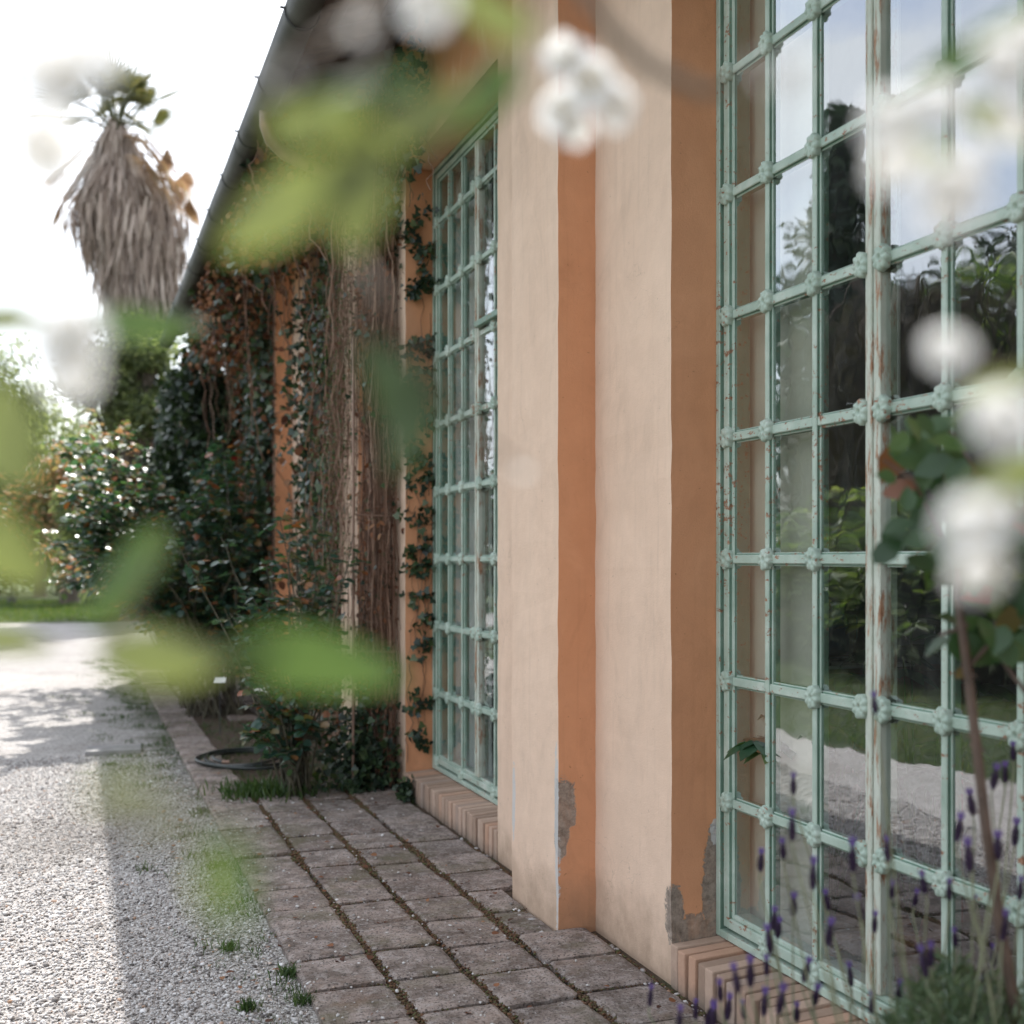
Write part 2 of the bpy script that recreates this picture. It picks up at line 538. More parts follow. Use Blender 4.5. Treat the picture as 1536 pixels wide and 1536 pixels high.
def mat_tile():
    m, nt, b, out = new_mat("paving_tile")
    g = N(nt, "ShaderNodeNewGeometry"); p = g.outputs['Position']
    c = ramp(nt, g.outputs['Random Per Island'], [(0, (0.255, 0.193, 0.167)), (0.35, (0.335, 0.265, 0.23)), (0.7, (0.40, 0.325, 0.288)), (1, (0.29, 0.237, 0.213))])
    f = noise(nt, 7, 7, 0.68, vec=p)
    c = mixc(nt, ramp(nt, f, [(0.40, 0.85), (0.60, 0)]), c, (0.115, 0.083, 0.066))
    f2 = noise(nt, 30, 7, 0.75, vec=p)
    c = mixc(nt, ramp(nt, f2, [(0.48, 0), (0.72, 0.85)]), c, (0.48, 0.44, 0.42))
    c = mixc(nt, ramp(nt, noise(nt, 95, 3, 0.6, vec=p), [(0.54, 0), (0.62, 0.85)]), c, (0.055, 0.042, 0.035))
    mo = noise(nt, 2.2, 6, 0.7, vec=p)
    c = mixc(nt, ramp(nt, mo, [(0.52, 0), (0.66, 0.75)]), c, (0.105, 0.092, 0.042))
    c = mixc(nt, ramp(nt, noise(nt, 2.7, 6, 0.7, vec=wpos(nt, (1, 1.3, 1))), [(0.58, 0), (0.72, 0.5)]), c, (0.26, 0.15, 0.09))
    nt.links.new(c, b.inputs['Base Color']); b.inputs['Roughness'].default_value = 0.88
    h = math_(nt, 'ADD', noise(nt, 30, 6, 0.7, vec=p), math_(nt, 'MULTIPLY', noise(nt, 170, 3, 0.6, vec=p), 0.35))
    bump(nt, h, 1.0, 0.016, b)
    return m


M_TILE = mat_tile()


def mat_soil(name, a, b_, scale=30, bs=0.9):
    m, nt, b, out = new_mat(name)
    p = wpos(nt)
    c = ramp(nt, noise(nt, scale, 7, 0.7, vec=p), [(0.3, a), (0.7, b_)])
    c = mixc(nt, ramp(nt, noise(nt, 2.5, 5, 0.6, vec=p), [(0.5, 0), (0.66, 0.8)]), c, (0.045, 0.06, 0.02))
    nt.links.new(c, b.inputs['Base Color']); b.inputs['Roughness'].default_value = 0.95
    bump(nt, noise(nt, scale * 2, 5, 0.7, vec=p), bs, 0.02, b)
    return m


M_SOIL = mat_soil("joint_soil", (0.045, 0.032, 0.022), (0.12, 0.075, 0.045))


def mat_gravel():
    m, nt, b, out = new_mat("gravel")
    p = wpos(nt)
    v = N(nt, "ShaderNodeTexVoronoi"); v.inputs['Scale'].default_value = 85; nt.links.new(p, v.inputs['Vector'])
    sx = N(nt, "ShaderNodeSeparateColor"); nt.links.new(v.outputs['Color'], sx.inputs[0])
    c = ramp(nt, sx.outputs[0], [(0, (0.22, 0.195, 0.18)), (0.4, (0.41, 0.38, 0.36)), (0.8, (0.52, 0.49, 0.47)), (1, (0.62, 0.60, 0.58))])
    big = noise(nt, 0.9, 6, 0.65, vec=p)
    c = mixc(nt, ramp(nt, big, [(0.5, 0), (0.75, 0.55)]), c, (0.20, 0.165, 0.14))
    # the worn edge along the paving is earthier and greener
    px = N(nt, "ShaderNodeSeparateXYZ"); nt.links.new(p, px.inputs[0])
    e = math_(nt, 'ADD', px.outputs[0], math_(nt, 'MULTIPLY', math_(nt, 'SUBTRACT', noise(nt, 2.2, 6, 0.7, vec=p), 0.5), 1.1))
    yy = ramp(nt, math_(nt, 'MULTIPLY', px.outputs[1], 0.05), [(0.30, 0.35), (0.5, 1.0)])
    c = mixc(nt, math_(nt, 'MULTIPLY', ramp(nt, e, [(0.40, 0), (0.75, 0.75)]), yy), c, (0.09, 0.085, 0.05))
    nt.links.new(c, b.inputs['Base Color']); b.inputs['Roughness'].default_value = 0.9
    d = ramp(nt, v.outputs['Distance'], [(0.0, 1), (0.75, 0)])
    h = math_(nt, 'ADD', d, math_(nt, 'MULTIPLY', noise(nt, 20, 4, vec=p), 0.8))
    bump(nt, h, 0.8, 0.014, b)
    return m


M_GRAVEL = mat_gravel()


def mat_stone(name, stops, rough=0.85):
    m, nt, b, out = new_mat(name)
    g = N(nt, "ShaderNodeNewGeometry")
    c = ramp(nt, g.outputs['Random Per Island'], stops)
    nt.links.new(c, b.inputs['Base Color']); b.inputs['Roughness'].default_value = rough
    return m


M_PEBBLE = mat_stone("pebbles", [(0, (0.085, 0.075, 0.07)), (0.14, (0.20, 0.18, 0.17)), (0.35, (0.43, 0.405, 0.39)), (0.7, (0.52, 0.50, 0.485)), (0.93, (0.64, 0.62, 0.61)), (1, (0.38, 0.24, 0.16))])


def mat_lawn():
    m, nt, b, out = new_mat("lawn_ground")
    p = wpos(nt)
    c = ramp(nt, noise(nt, 1.2, 6, 0.7, vec=p), [(0.3, (0.035, 0.06, 0.018)), (0.55, (0.065, 0.09, 0.028)), (0.75, (0.11, 0.11, 0.05))])
    c = mixc(nt, 0.5, c, ramp(nt, noise(nt, 40, 5, 0.7, vec=p), [(0.3, (0.02, 0.035, 0.01)), (0.7, (0.11, 0.14, 0.05))]))
    nt.links.new(c, b.inputs['Base Color']); b.inputs['Roughness'].default_value = 0.95
    bump(nt, noise(nt, 50, 5, 0.7, vec=p), 1.0, 0.05, b)
    return m


M_LAWN = mat_lawn()
M_GRASS = leaf_mat("grass_blades", [(0, (0.04, 0.075, 0.018)), (0.5, (0.075, 0.12, 0.03)), (0.85, (0.11, 0.15, 0.045)), (1, (0.20, 0.18, 0.09))], 0.5, 0.35)
M_WEED = leaf_mat("weed_leaves", [(0, (0.03, 0.06, 0.02)), (0.6, (0.055, 0.10, 0.03)), (1, (0.09, 0.13, 0.045))], 0.45, 0.3)
M_MOSS = mat_stone("moss_crumbs", [(0, (0.055, 0.03, 0.018)), (0.5, (0.14, 0.068, 0.034)), (0.75, (0.085, 0.07, 0.03)), (1, (0.085, 0.10, 0.035))], 0.95)
M_GUTTER = plain("gutter_zinc", (0.085, 0.082, 0.076), 0.6, 0.4, 3, metal=0.15, bmp=0.12, bscale=14)
M_STRAP = plain("gutter_strap_iron", (0.05, 0.05, 0.05), 0.6, 0.2)
M_WOOD = plain("eaves_boards", (0.085, 0.055, 0.04), 0.8, 0.4, 9, bmp=0.3, bscale=25)
M_ROOF = plain("roof_tile_clay", (0.30, 0.15, 0.09), 0.85, 0.35, 4, bmp=0.3)
M_PIPE = plain("old_copper_pipe", (0.24, 0.15, 0.11), 0.5, 0.3, 8, metal=0.3)
M_ROOM = plain("room_plaster", (0.20, 0.185, 0.17), 0.9, 0.15, 2)
M_ROOMFLOOR = plain("room_floor", (0.10, 0.075, 0.06), 0.6, 0.3, 5)
M_BARK = plain("bark", (0.11, 0.085, 0.065), 0.9, 0.4, 18, bmp=0.8, bscale=30)
M_STEM = mat_stone("vine_stems", [(0, (0.06, 0.032, 0.022)), (0.4, (0.17, 0.09, 0.058)), (0.75, (0.30, 0.18, 0.125)), (1, (0.45, 0.31, 0.235))], 0.9)

# ------------------------------------------------------------------ ground
def sheet(name, polys, z, mat, kind='structure', sub=None):
    me = bpy.data.meshes.new(name)
    V, F = [], []
    for poly in polys:
        b = len(V)
        V += [(x, y, z) for x, y in poly]
        F.append(list(range(b, b + len(poly))))
    me.from_pydata(V, [], F)
    me.update()
    o = obj(name, me, mat)
    o['kind'] = kind
    return o


sheet("lawn", [[(-400, -400), (400, -400), (400, 400), (-400, 400)]], -0.012, M_LAWN)
# gravel drive: along the building, then across beyond its far end
edge = [(-1.55 + 0.10 * math.sin(0.9 * y) + 0.06 * math.sin(2.3 * y + 1), y) for y in np.arange(-8, 24.1, 0.5)]
far1 = [(-2.6, 25.2), (-5, 26.0), (-14, 27.2), (-30, 28)]
far2 = [(-30, 33.5), (-12, 31.6)] + [(x, 31.0 + 0.12 * math.sin(1.7 * x) + 0.1 * math.sin(3.9 * x)) for x in np.arange(-8, 6, 0.4)] + [(14, 30), (30, 29)]
far3 = [(30, 23), (12, 22.6), (4, 22), (2.2, 20.5)]
right = [(0.78, y) for y in (18.2, -8)]
sheet("gravel_path", [edge + far1 + far2 + far3 + right], -0.006, M_GRAVEL)
# soil under the paving and in the planting beds
sheet("soil_bed", [[(0.77, -8.0), (2.15, -8.0), (2.15, 18.2), (0.77, 18.2)]], -0.002, M_SOIL)

# paving tiles (one sheet of paving: its tiles are surface pattern)
TX = [0.752, 1.07, 1.362, 1.668, 1.99]
pv = MB()
for ci in range(4):
    x0, x1 = TX[ci] + 0.014, TX[ci + 1] - 0.014
    off = [0.0, 0.02, -0.03, 0.015][ci]
    for k in range(-14, 40):
        y0 = 3.877 + off + 0.337 * k; y1 = y0 + 0.337
        yc = 0.5 * (y0 + y1)
        if 7.85 < yc < 11.6 and ci >= 1: continue       # planting bed
        if (11.8 < yc < 12.9 and ci in (1, 2)) or (15.0 < yc < 15.8 and ci == 1): continue   # roses planted in the paving
        if yc < 2.45 and ci >= 1: continue              # lavender bed
        if ci == 3 and (4.45 < yc < 5.2): x1b = 1.855
        else: x1b = x1
        g = 0.010
        b = len(pv.v)
        tz = random.uniform(-0.003, 0.004); ta = random.uniform(-.006, .006); tb = random.uniform(-.006, .006)
        jj = lambda: random.uniform(-0.004, 0.004)
        n = 7
        tt_ = np.array([0, .06, .25, .5, .75, .94, 1.0])
        xs = x0 + (x1b - x0) * tt_; ys = y0 + g + (y1 - y0 - 2 * g) * tt_
        idx = {}
        for i, xx in enumerate(xs):
            for j, yy in enumerate(ys):
                rim = (i in (0, n - 1)) + (j in (0, n - 1))
                e = 0.004 if rim == 2 else 0
                xo = (e if i == 0 else -e if i == n - 1 else 0) + (jj() if i in (0, n - 1) else 0)
                yo = (e if j == 0 else -e if j == n - 1 else 0) + (jj() * .7 if j in (0, n - 1) else 0)
                z = 0.022 + tz + ta * (xx - x0) / .3 + tb * (yy - y0) / .3 - 0.007 * rim + random.uniform(-.0012, .0012)
                idx[i, j] = len(pv.v); pv.v.append((xx + xo, yy + yo, z))
        for i in range(n - 1):
            for j in range(n - 1):
                pv.face((idx[i, j], idx[i + 1, j], idx[i + 1, j + 1], idx[i, j + 1]))
        ring = [(i, 0) for i in range(n)] + [(n - 1, j) for j in range(1, n)] + [(i, n - 1) for i in range(n - 2, -1, -1)] + [(0, j) for j in range(n - 2, 0, -1)]
        bot = []
        for (i, j) in ring:
            v = pv.v[idx[i, j]]; bot.append(len(pv.v)); pv.v.append((v[0], v[1], -0.02))
        for q in range(len(ring)):
            q2 = (q + 1) % len(ring)
            pv.face((idx[ring[q2]], idx[ring[q]], bot[q], bot[q2]))
o = pv.build("paved_walkway", M_TILE); o['kind'] = 'structure'

# ------------------------------------------------------------------ the orangery
BX0, BX1 = 2.03, 2.38            # front and back of the glazed wall
WINS = [(2.05, 3.88), (5.785, 7.615), (9.51, 11.34), (13.23, 15.06)]
PILS = [(0.82, 1.375), (4.555, 5.11), (8.28, 8.835), (12.005, 12.56), (15.73, 16.285)]
Y_A, Y_B = -6.0, 17.4
ZS, ZT, ZW = 0.15, 4.12, 4.98
bld = thing("orangery", (2.03, 4.8, 0), "long ochre plastered orangery with tall mint green iron windows and vine covered far end", "building")


def prism(mb, corners, z0, z1, mats, step=0.11, jit=0.0025, seed=0):
    """vertical prism with slightly uneven arrises; mats per side"""
    n = max(2, int((z1 - z0) / step)); rr = random.Random(seed)
    k = len(corners); b = len(mb.v)
    for i in range(n + 1):
        z = z0 + (z1 - z0) * i / n
        for (x, y) in corners:
            mb.v.append((x + rr.uniform(-jit, jit), y + rr.uniform(-jit, jit), z))
    for i in range(n):
        for q in range(k):
            q2 = (q + 1) % k
            mb.face((b + i * k + q, b + i * k + q2, b + (i + 1) * k + q2, b + (i + 1) * k + q), mats[q])
    mb.face([b + q for q in range(k)][::-1], mats[0]); e = b + n * k
    mb.face([e + q for q in range(k)], mats[0])


wl = MB()
edges = [Y_A] + [v for ab in WINS for v in ab] + [Y_B]
for i in range(0, len(edges), 2):
    y0, y1 = edges[i], edges[i + 1]
    # corner order counter-clockwise seen from above: front-left.. sides: near return, back, far return, front
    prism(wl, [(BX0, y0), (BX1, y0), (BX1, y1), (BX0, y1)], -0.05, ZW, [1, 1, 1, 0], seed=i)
for (y0, y1) in WINS:
    wl.box(BX0 + .002, BX1, y0 + .002, y1 - .002, ZT, ZW, 0)
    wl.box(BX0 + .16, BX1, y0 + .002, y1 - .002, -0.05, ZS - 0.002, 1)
o = wl.build("wall", [M_PALE, M_OCHRE], bld)
for i, (y0, y1) in enumerate(PILS):
    pb = MB()
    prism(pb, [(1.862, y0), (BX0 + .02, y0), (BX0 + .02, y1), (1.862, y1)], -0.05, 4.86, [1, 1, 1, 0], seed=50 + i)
    pb.build("pilaster", [M_PALE, M_OCHRE], bld)
# the room behind the glass
rm = MB(); rm.box(8.0, 8.2, Y_A, Y_B, -0.05, ZW); rm.box(2.4, 8.0, Y_A, Y_A + .2, -.05, ZW); rm.box(2.4, 8.0, Y_B - .2, Y_B, -.05, ZW)
rm.build("rear_wall", M_ROOM, bld)
rm = MB(); rm.box(2.385, 7.99, Y_A + .21, Y_B - .21, -0.05, 0.05); rm.build("room_floor", M_ROOMFLOOR, bld)
rm = MB(); rm.box(2.385, 7.99, Y_A + .21, Y_B - .21, 4.4, 4.5); rm.build("room_ceiling", M_ROOM, bld)
# eaves, roof, gutter
GX, GZ, GR = 1.19, 4.62, 0.092
sl = 0.36
ev = MB()
for k in range(9):                       # soffit boards
    xa = 1.27 + k * 0.086; xb = xa + 0.083
    za, zb = 4.70 + (xa - 1.1) * sl, 4.70 + (xb - 1.1) * sl
    b = len(ev.v)
    ev.v += [(xa, Y_A, za), (xb, Y_A, zb), (xb, Y_B + .4, zb), (xa, Y_B + .4, za), (xa, Y_A, za + .025), (xb, Y_A, zb + .025), (xb, Y_B + .4, zb + .025), (xa, Y_B + .4, za + .025)]
    for q in ((0, 3, 2, 1), (4, 5, 6, 7), (0, 1, 5, 4), (1, 2, 6, 5), (2, 3, 7, 6), (3, 0, 4, 7)): ev.face([b + i for i in q])
y = Y_A + 0.3
while y < Y_B + .3:                      # rafter tails
    b = len(ev.v)
    for yy in (y, y + .09):
        ev.v += [(1.30, yy, 4.70 + (1.30 - 1.1) * sl - .10), (2.06, yy, 4.70 + (2.06 - 1.1) * sl - .10), (2.06, yy, 4.70 + (2.06 - 1.1) * sl - .002), (1.30, yy, 4.70 + (1.30 - 1.1) * sl - .002)]
    for q in ((0, 1, 2, 3), (7, 6, 5, 4), (0, 4, 5, 1), (1, 5, 6, 2), (2, 6, 7, 3), (3, 7, 4, 0)): ev.face([b + i for i in q])
    y += 0.62
ev.build("eaves", M_WOOD, bld)
rf = MB()
nx = 26
ys = np.arange(Y_A - .2, Y_B + .61, 0.05)
b = len(rf.v)
for i, x in enumerate((1.20, 5.1, 9.0)):
    for yv in ys:
        zz = 4.745 + (min(x, 10.2 - x) - 1.2) * sl + 0.03 * abs(math.sin(yv * math.pi / 0.2))
        rf.v.append((x, yv, zz))
for i in range(2):
    for j in range(len(ys) - 1):
        a = b + i * len(ys) + j
        rf.face((a, a + len(ys), a + len(ys) + 1, a + 1))
rf.build("roof", M_ROOF, bld)
gt = MB()
npf = 14
prof = []
for k in range(npf + 1):
    an = math.pi + math.pi * k / npf
    prof.append((GR * math.cos(an), GR * math.sin(an)))
outer = [(p[0], p[1]) for p in prof]; inner = [(p[0] * .94, p[1] * .94 + .004) for p in reversed(prof)]
bead = [(-GR - .006, .012), (-GR + .006, .018)]
loop = outer + [(GR, .02)] + inner + bead[::-1]
ysg = np.arange(Y_A, Y_B + .35, 0.5)
b = 0
for yv in ysg:
    dz = 0.006 * math.sin(yv * 1.3) + 0.004 * math.sin(3.1 * yv)
    for (a, c) in loop: gt.v.append((GX + a, yv, GZ + c + dz))
L = len(loop)
for i in range(len(ysg) - 1):
    for k in range(L):
        k2 = (k + 1) % L
        gt.face((i * L + k, i * L + k2, (i + 1) * L + k2, (i + 1) * L + k))
gt.face(list(range(L))); gt.face([(len(ysg) - 1) * L + k for k in range(L)][::-1])
gut = gt.build("gutter", M_GUTTER, bld, smooth=True)
st = MB()
n = 18
sec = [(-0.011, 0.002), (0.011, 0.002), (0.011, 0.008), (-0.011, 0.008)]
for i in range(n + 1):
    an = math.pi - 0.15 + (math.pi + .3) * i / n
    for (dy, dr) in sec:
        st.v.append(((GR + dr) * math.cos(an), dy, (GR + dr) * math.sin(an)))
for i in range(n):
    for k in range(4):
        k2 = (k + 1) % 4
        st.face((i * 4 + k, i * 4 + k2, (i + 1) * 4 + k2, (i + 1) * 4 + k))
st.box(-GR - .03, -GR - .002, -.006, .006, 0.01, 0.02)
me_strap = None
for k, yv in enumerate(np.arange(6.72 - 1.03 * 4, Y_B, 1.03)):
    if me_strap is None:
        s = st.build("bracket", M_STRAP, gut); me_strap = s.data
    else:
        s = obj("bracket", me_strap, None, gut)
    s.location = (GX, yv, GZ)
# joint collars + swan neck outlet
for yv in (6.1, 9.05, 12.1, 15.1):
    jc = MB()
    for i in range(n + 1):
        an = math.pi + math.pi * i / n
        for (dy, dr) in ((-.03, .001), (.03, .001), (.03, .005), (-.03, .005)):
            jc.v.append((GX + (GR + dr) * math.cos(an), yv + dy, GZ + (GR + dr) * math.sin(an)))
    for i in range(n):
        for k in range(4):
            k2 = (k + 1) % 4
            jc.face((i * 4 + k, i * 4 + k2, (i + 1) * 4 + k2, (i + 1) * 4 + k))
    jc.build("joint_sleeve", M_GUTTER, gut)
sn = MB()
sp = [(GX, 8.05, GZ - .06), (GX, 8.05, GZ - .18), (GX + .03, 8.05, GZ - .27), (GX + .12, 8.06, GZ - .35), (GX + .4, 8.09, GZ - .45), (GX + .66, 8.12, GZ - .55), (GX + .76, 8.13, GZ - .66), (GX + .78, 8.13, GZ - .8), (GX + .78, 8.13, GZ - 1.5), (GX + .78, 8.13, 0.0)]
sn.tube(sp, 0.045, 14)
sn.build("downpipe", M_PIPE, bld, smooth=True)

# ---- windows
rs = MB()                                 # cast rosette, facing -X
nr, na = 6, 48
prof_r = [(0.14, .005), (0.24, .013), (0.40, .014), (0.60, .009), (0.84, .011), (1.0, .003)]
c0 = len(rs.v); rs.v.append((-0.002, 0, 0))
for (rr_, hh) in prof_r:
    for k in range(na):
        an = 2 * math.pi * k / na
        lob = 0.5 + 0.5 * math.cos(8 * an)
        r_ = 0.040 * rr_ * (1 - 0.10 * (1 - lob) * max(0, rr_ - .3) / .7)
        h_ = hh + (0.004 * lob if rr_ > .5 else 0)
        rs.v.append((-h_, r_ * math.cos(an), r_ * math.sin(an)))
bk = len(rs.v)
for k in range(na):
    an = 2 * math.pi * k / na
    lob = 0.5 + 0.5 * math.cos(8 * an)
    r_ = 0.040 * (1 - 0.13 * (1 - lob))
    rs.v.append((0.012, r_ * math.cos(an), r_ * math.sin(an)))
for k in range(na):
    rs.face((c0, 1 + (k + 1) % na, 1 + k))
for i in range(len(prof_r)):
    s0 = 1 + i * na
    for k in range(na):
        k2 = (k + 1) % na
        rs.face((s0 + k, s0 + k2, s0 + na + k2, s0 + na + k))
rs_me = None
ROWS = [0.222 + 0.442 * k for k in range(9)] + [4.07]
FX = 2.222
for wi, (y0, y1) in enumerate(WINS):
    cy = 0.5 * (y0 + y1)
    fr = MB()
    zb0, zt0 = 0.165, ZT - .003
    # outer frame: outer bead, groove, inner bead, rebate (all four sides)
    for (a, bq, xf) in ((0.002, .030, FX - .010), (.030, .044, FX + .022), (.044, .080, FX - .002), (.080, .098, FX + .010)):
        mi = 1 if xf > FX + .01 else 0
        fr.box(xf, 2.30, y0 + a, y0 + bq, zb0 + a, zt0 - a, mi)
        fr.box(xf, 2.30, y1 - bq, y1 - a, zb0 + a, zt0 - a, mi)
        fr.box(xf, 2.30, y0 + bq, y1 - bq, zb0 + a, zb0 + bq, mi)
        fr.box(xf, 2.30, y0 + bq, y1 - bq, zt0 - bq, zt0 - a, mi)
    win = fr.build("window", [M_FRAME, M_REBATE_SHADE], bld, bevel=0.003, seg=1, returns=1)
    gb = MB()
    cols = [cy - .585, cy - .305, cy + .305, cy + .585]
    for yv in cols:
        gb.box(FX + .001, FX + .0115, yv - .0125, yv + .0125, zb0 + .099, zt0 - .099)
        gb.box(FX + .012, FX + .045, yv - .020, yv + .020, zb0 + .099, zt0 - .099, 1)
    spans = [(y0 + .099, cols[0] - .0137), (cols[0] + .0137, cols[1] - .0137), (cols[1] + .0137, cy - .038), (cy + .039, cols[2] - .0137), (cols[2] + .0137, cols[3] - .0137), (cols[3] + .0137, y1 - .099)]
    for zr in ROWS[1:-1]:
        for (ya, yb_) in spans:
            gb.box(FX + .003, FX + .0125, ya, yb_, zr - .0155, zr + .0155)
            gb.box(FX + .013, FX + .044, ya + .0078, yb_ - .0078, zr - .023, zr + .023, 1)
    gb.build("glazing_bars", [M_FRAME, M_REBATE_SHADE], win, bevel=0.003, seg=1, returns=1)
    ml = MB()
    ml.box(FX - .004, FX + .06, cy - .036, cy - .005, zb0 + .099, zt0 - .099)
    ml.box(FX - .010, FX + .06, cy - .003, cy + .018, zb0 + .099, zt0 - .099)
    ml.box(FX - .002, FX + .06, cy + .020, cy + .037, zb0 + .099, zt0 - .099)
    ml.build("mullion", M_RUSTY, win, bevel=0.003, seg=1)
    if wi == 1:
        hp_ = MB(); hp_.box(FX - .034, FX + .001, y0 + .085, cy - .040, 2.902, 2.938)  # dark box standing in for the shadow gap of the open vent
        hp_.build("vent_shadow_bar", M_REBATE_SHADE, win, bevel=.003, seg=1)
    gl = MB(); gl.box(FX + .0165, FX + .0205, y0 + .084, y1 - .084, zb0 + .084, zt0 - .084)
    gl.build("glass", M_GLASS, win)
    # rosettes at every crossing
    ypos = [y1 - .066, cols[3], cols[2], cy + .048, cy - .048, cols[1], cols[0], y0 + .066]
    for ri, zr in enumerate(ROWS[:-1]):
        for ci, yv in enumerate(ypos):
            if wi > 1 and (ci not in (0, 1, 2)): continue
            if ri == 3 and ci in (3, 4): continue
            if ri == 0 and ci in (3, 4): continue
            if (wi * 31 + ri * 7 + ci * 3) % 17 == 0: continue
            if rs_me is None:
                q = rs.build("rosette", M_FRAME, win, smooth=True); rs_me = q.data
            else:
                q = obj("rosette", rs_me, None, win)
            q.location = (FX - .002 if ci not in (3, 4) else FX - .006, yv, zr)
            q.rotation_euler = (random.uniform(-.4, .4), 0, 0)
            q.scale = (1, 0.86, 1.02)
    # brick-on-edge sill
    sb = MB(); mo = MB()
    yv = y0 - 0.0
    nb = 28; pitch = (y1 - y0) / nb
    for k in range(nb):
        ya = y0 + k * pitch + .0065 + random.uniform(-.0015, .0015); yb_ = y0 + (k + 1) * pitch - .0065 + random.uniform(-.0015, .0015)
        dx = random.uniform(-.006, .006); dz = random.uniform(-.004, .004); tl = random.uniform(-.004, .004)
        b = len(sb.v)
        x0s = BX0 - .008 + dx; xb = 2.235
        zf = 0.150 + dz; zbk = 0.162 + dz
        sb.v += [(x0s, ya, -.03), (xb, ya, -.03), (xb, yb_, -.03), (x0s, yb_, -.03), (x0s, ya + tl, zf), (xb, ya, zbk), (xb, yb_, zbk), (x0s, yb_ + tl, zf)]
        for qf in ((0, 3, 2, 1), (4, 5, 6, 7), (0, 1, 5, 4), (1, 2, 6, 5), (2, 3, 7, 6), (3, 0, 4, 7)): sb.face([b + i for i in qf])
    sill = sb.build("brick_sill", M_BRICK, win, bevel=0.006, seg=2)
    mo.box(BX0 + .018, 2.232, y0 + .004, y1 - .004, -.03, 0.128)
    mo.build("mortar", M_MORTAR, sill)

# ------------------------------------------------------------------ inside the room
M_BLIND = plain("blind_cloth", (0.80, 0.70, 0.63), 0.9, 0.06, 1.5)
M_BLIND2 = plain("grey_blind_cloth", (0.80, 0.75, 0.76), 0.9, 0.12, 3)
M_PAPER = plain("paper", (0.75, 0.74, 0.72), 0.8, 0.05)
M_DESK = plain("desk_wood", (0.24, 0.095, 0.055), 0.45, 0.25, 10)
M_GREYBOX = plain("grey_enamel", (0.30, 0.31, 0.32), 0.45, 0.1)
M_DARK = plain("dark_plastic", (0.025, 0.027, 0.03), 0.4, 0.1)
M_BLUE = plain("blue_plastic", (0.02, 0.14, 0.26), 0.4, 0.1)
M_TERRA = plain("terracotta", (0.40, 0.17, 0.09), 0.85, 0.2, 9)
M_BROADLEAF = leaf_mat("houseplant_leaf", [(0, (0.03, 0.075, 0.04)), (0.7, (0.05, 0.11, 0.055)), (1, (0.11, 0.15, 0.06))], 0.35, 0.3)


def blind(name, label, x, ys_, z0, z1, mat, fold):
    mb = MB(); n = 60
    yv = np.linspace(ys_[0], ys_[1], n); zs = np.linspace(z0, z1, 8)
    for th in (0, .004):
        for i, y in enumerate(yv):
            dx = fold * (math.sin(y * 31) + .6 * math.sin(y * 17 + 1)) + (0.012 if (y > (ys_[0] + .21)) else 0)
            for z in zs: mb.v.append((x + dx + th, y, z))
    for s_ in (0, 1):
        for i in range(n - 1):
            for j in range(7):
                a = s_ * n * 8 + i * 8 + j
                q = (a, a + 1, a + 9, a + 8)
                mb.face(q if s_ == 0 else q[::-1])
    o = mb.build(name, mat, None)
    return tag(o, label, "blind")


blind("window_blind", "flat taupe blind behind the left panes of the nearest window", 2.312, (3.40, 3.872), 0.08, 4.3, M_BLIND, 0.001)
blind("window_blind", "grey folded blind behind the far window past the pilaster", 2.325, (6.75, 7.608), 0.08, 4.3, M_BLIND2, 0.005)
blind("window_blind", "grey curtain hung inside behind the window beneath the creepers", 2.325, (9.52, 11.33), 0.08, 4.3, M_BLIND2, 0.005)


def house_plant(base, h, n, label, size):
    t = thing("potted_plant", base, label, "potted plant")
    b = Vector(base)
    mb = MB()
    prof = [(0.085, 0), (0.115, .17), (0.13, .175), (0.13, .21), (0.112, .21), (0.108, .18)]
    for (r, z) in prof:
        for k in range(20):
            a = 2 * math.pi * k / 20; mb.v.append((b.x + r * math.cos(a), b.y + r * math.sin(a), b.z + z))
    for i in range(len(prof) - 1):
        for k in range(20):
            k2 = (k + 1) % 20; mb.face((i * 20 + k, i * 20 + k2, i * 20 + 20 + k2, i * 20 + 20 + k))
    mb.face(list(range(20))[::-1]); mb.face([(len(prof) - 1) * 20 + k for k in range(20)])
    mb.build("pot", M_TERRA, t)
    st_ = MB(); ch = []
    for k in range(n):
        a = k * 2.4 + random.uniform(-.3, .3); l = random.uniform(.10, .26)
        top = b + Vector((l * math.cos(a), l * math.sin(a), .22 + h * random.uniform(.45, 1)))
        mid = (b + top) / 2 + Vector((0, 0, .08))
        st_.tube([b + Vector((0, 0, .18)), mid, top], [.005, .004, .003], 5)
        m = 7
        out = Vector((math.cos(a), math.sin(a), -.25)).normalized()
        sd = out.cross(Vector((0, 0, 1))).normalized()
        ang = np.linspace(-1.9, 1.9, m)
        dirs = [tuple(out * math.cos(x) + sd * math.sin(x) + Vector((0, 0, -.15))) for x in ang]
        ch.append(scatter([tuple(top)] * m, dirs, [(0, 0, 1)] * m, [size * (1 - .1 * abs(x)) for x in ang], 'oval'))
    st_.build("stem", M_WEED, t)
    obj("foliage", mesh_np("foliage", *merge_np(ch)), M_BROADLEAF, t)
    return t


def desk(x0, x1, y0, y1, z, label):
    t = thing("desk", ((x0 + x1) / 2, (y0 + y1) / 2, 0.05), label, "desk")
    mb = MB(); mb.box(x0, x1, y0, y1, z - .035, z); mb.build("desk_top", M_DESK, t, bevel=.004)
    mb = MB(); mb.box(x0 + .03, x1 - .03, y0 + .05, y0 + .075, z - .14, z - .036); mb.build("apron", M_DESK, t)
    for (x, y) in ((x0 + .03, y0 + .03), (x1 - .08, y0 + .03), (x0 + .03, y1 - .08), (x1 - .08, y1 - .08)):
        mb = MB(); mb.box(x, x + .05, y, y + .05, 0.05, z - .036); mb.build("leg", M_DESK, t, bevel=.004)


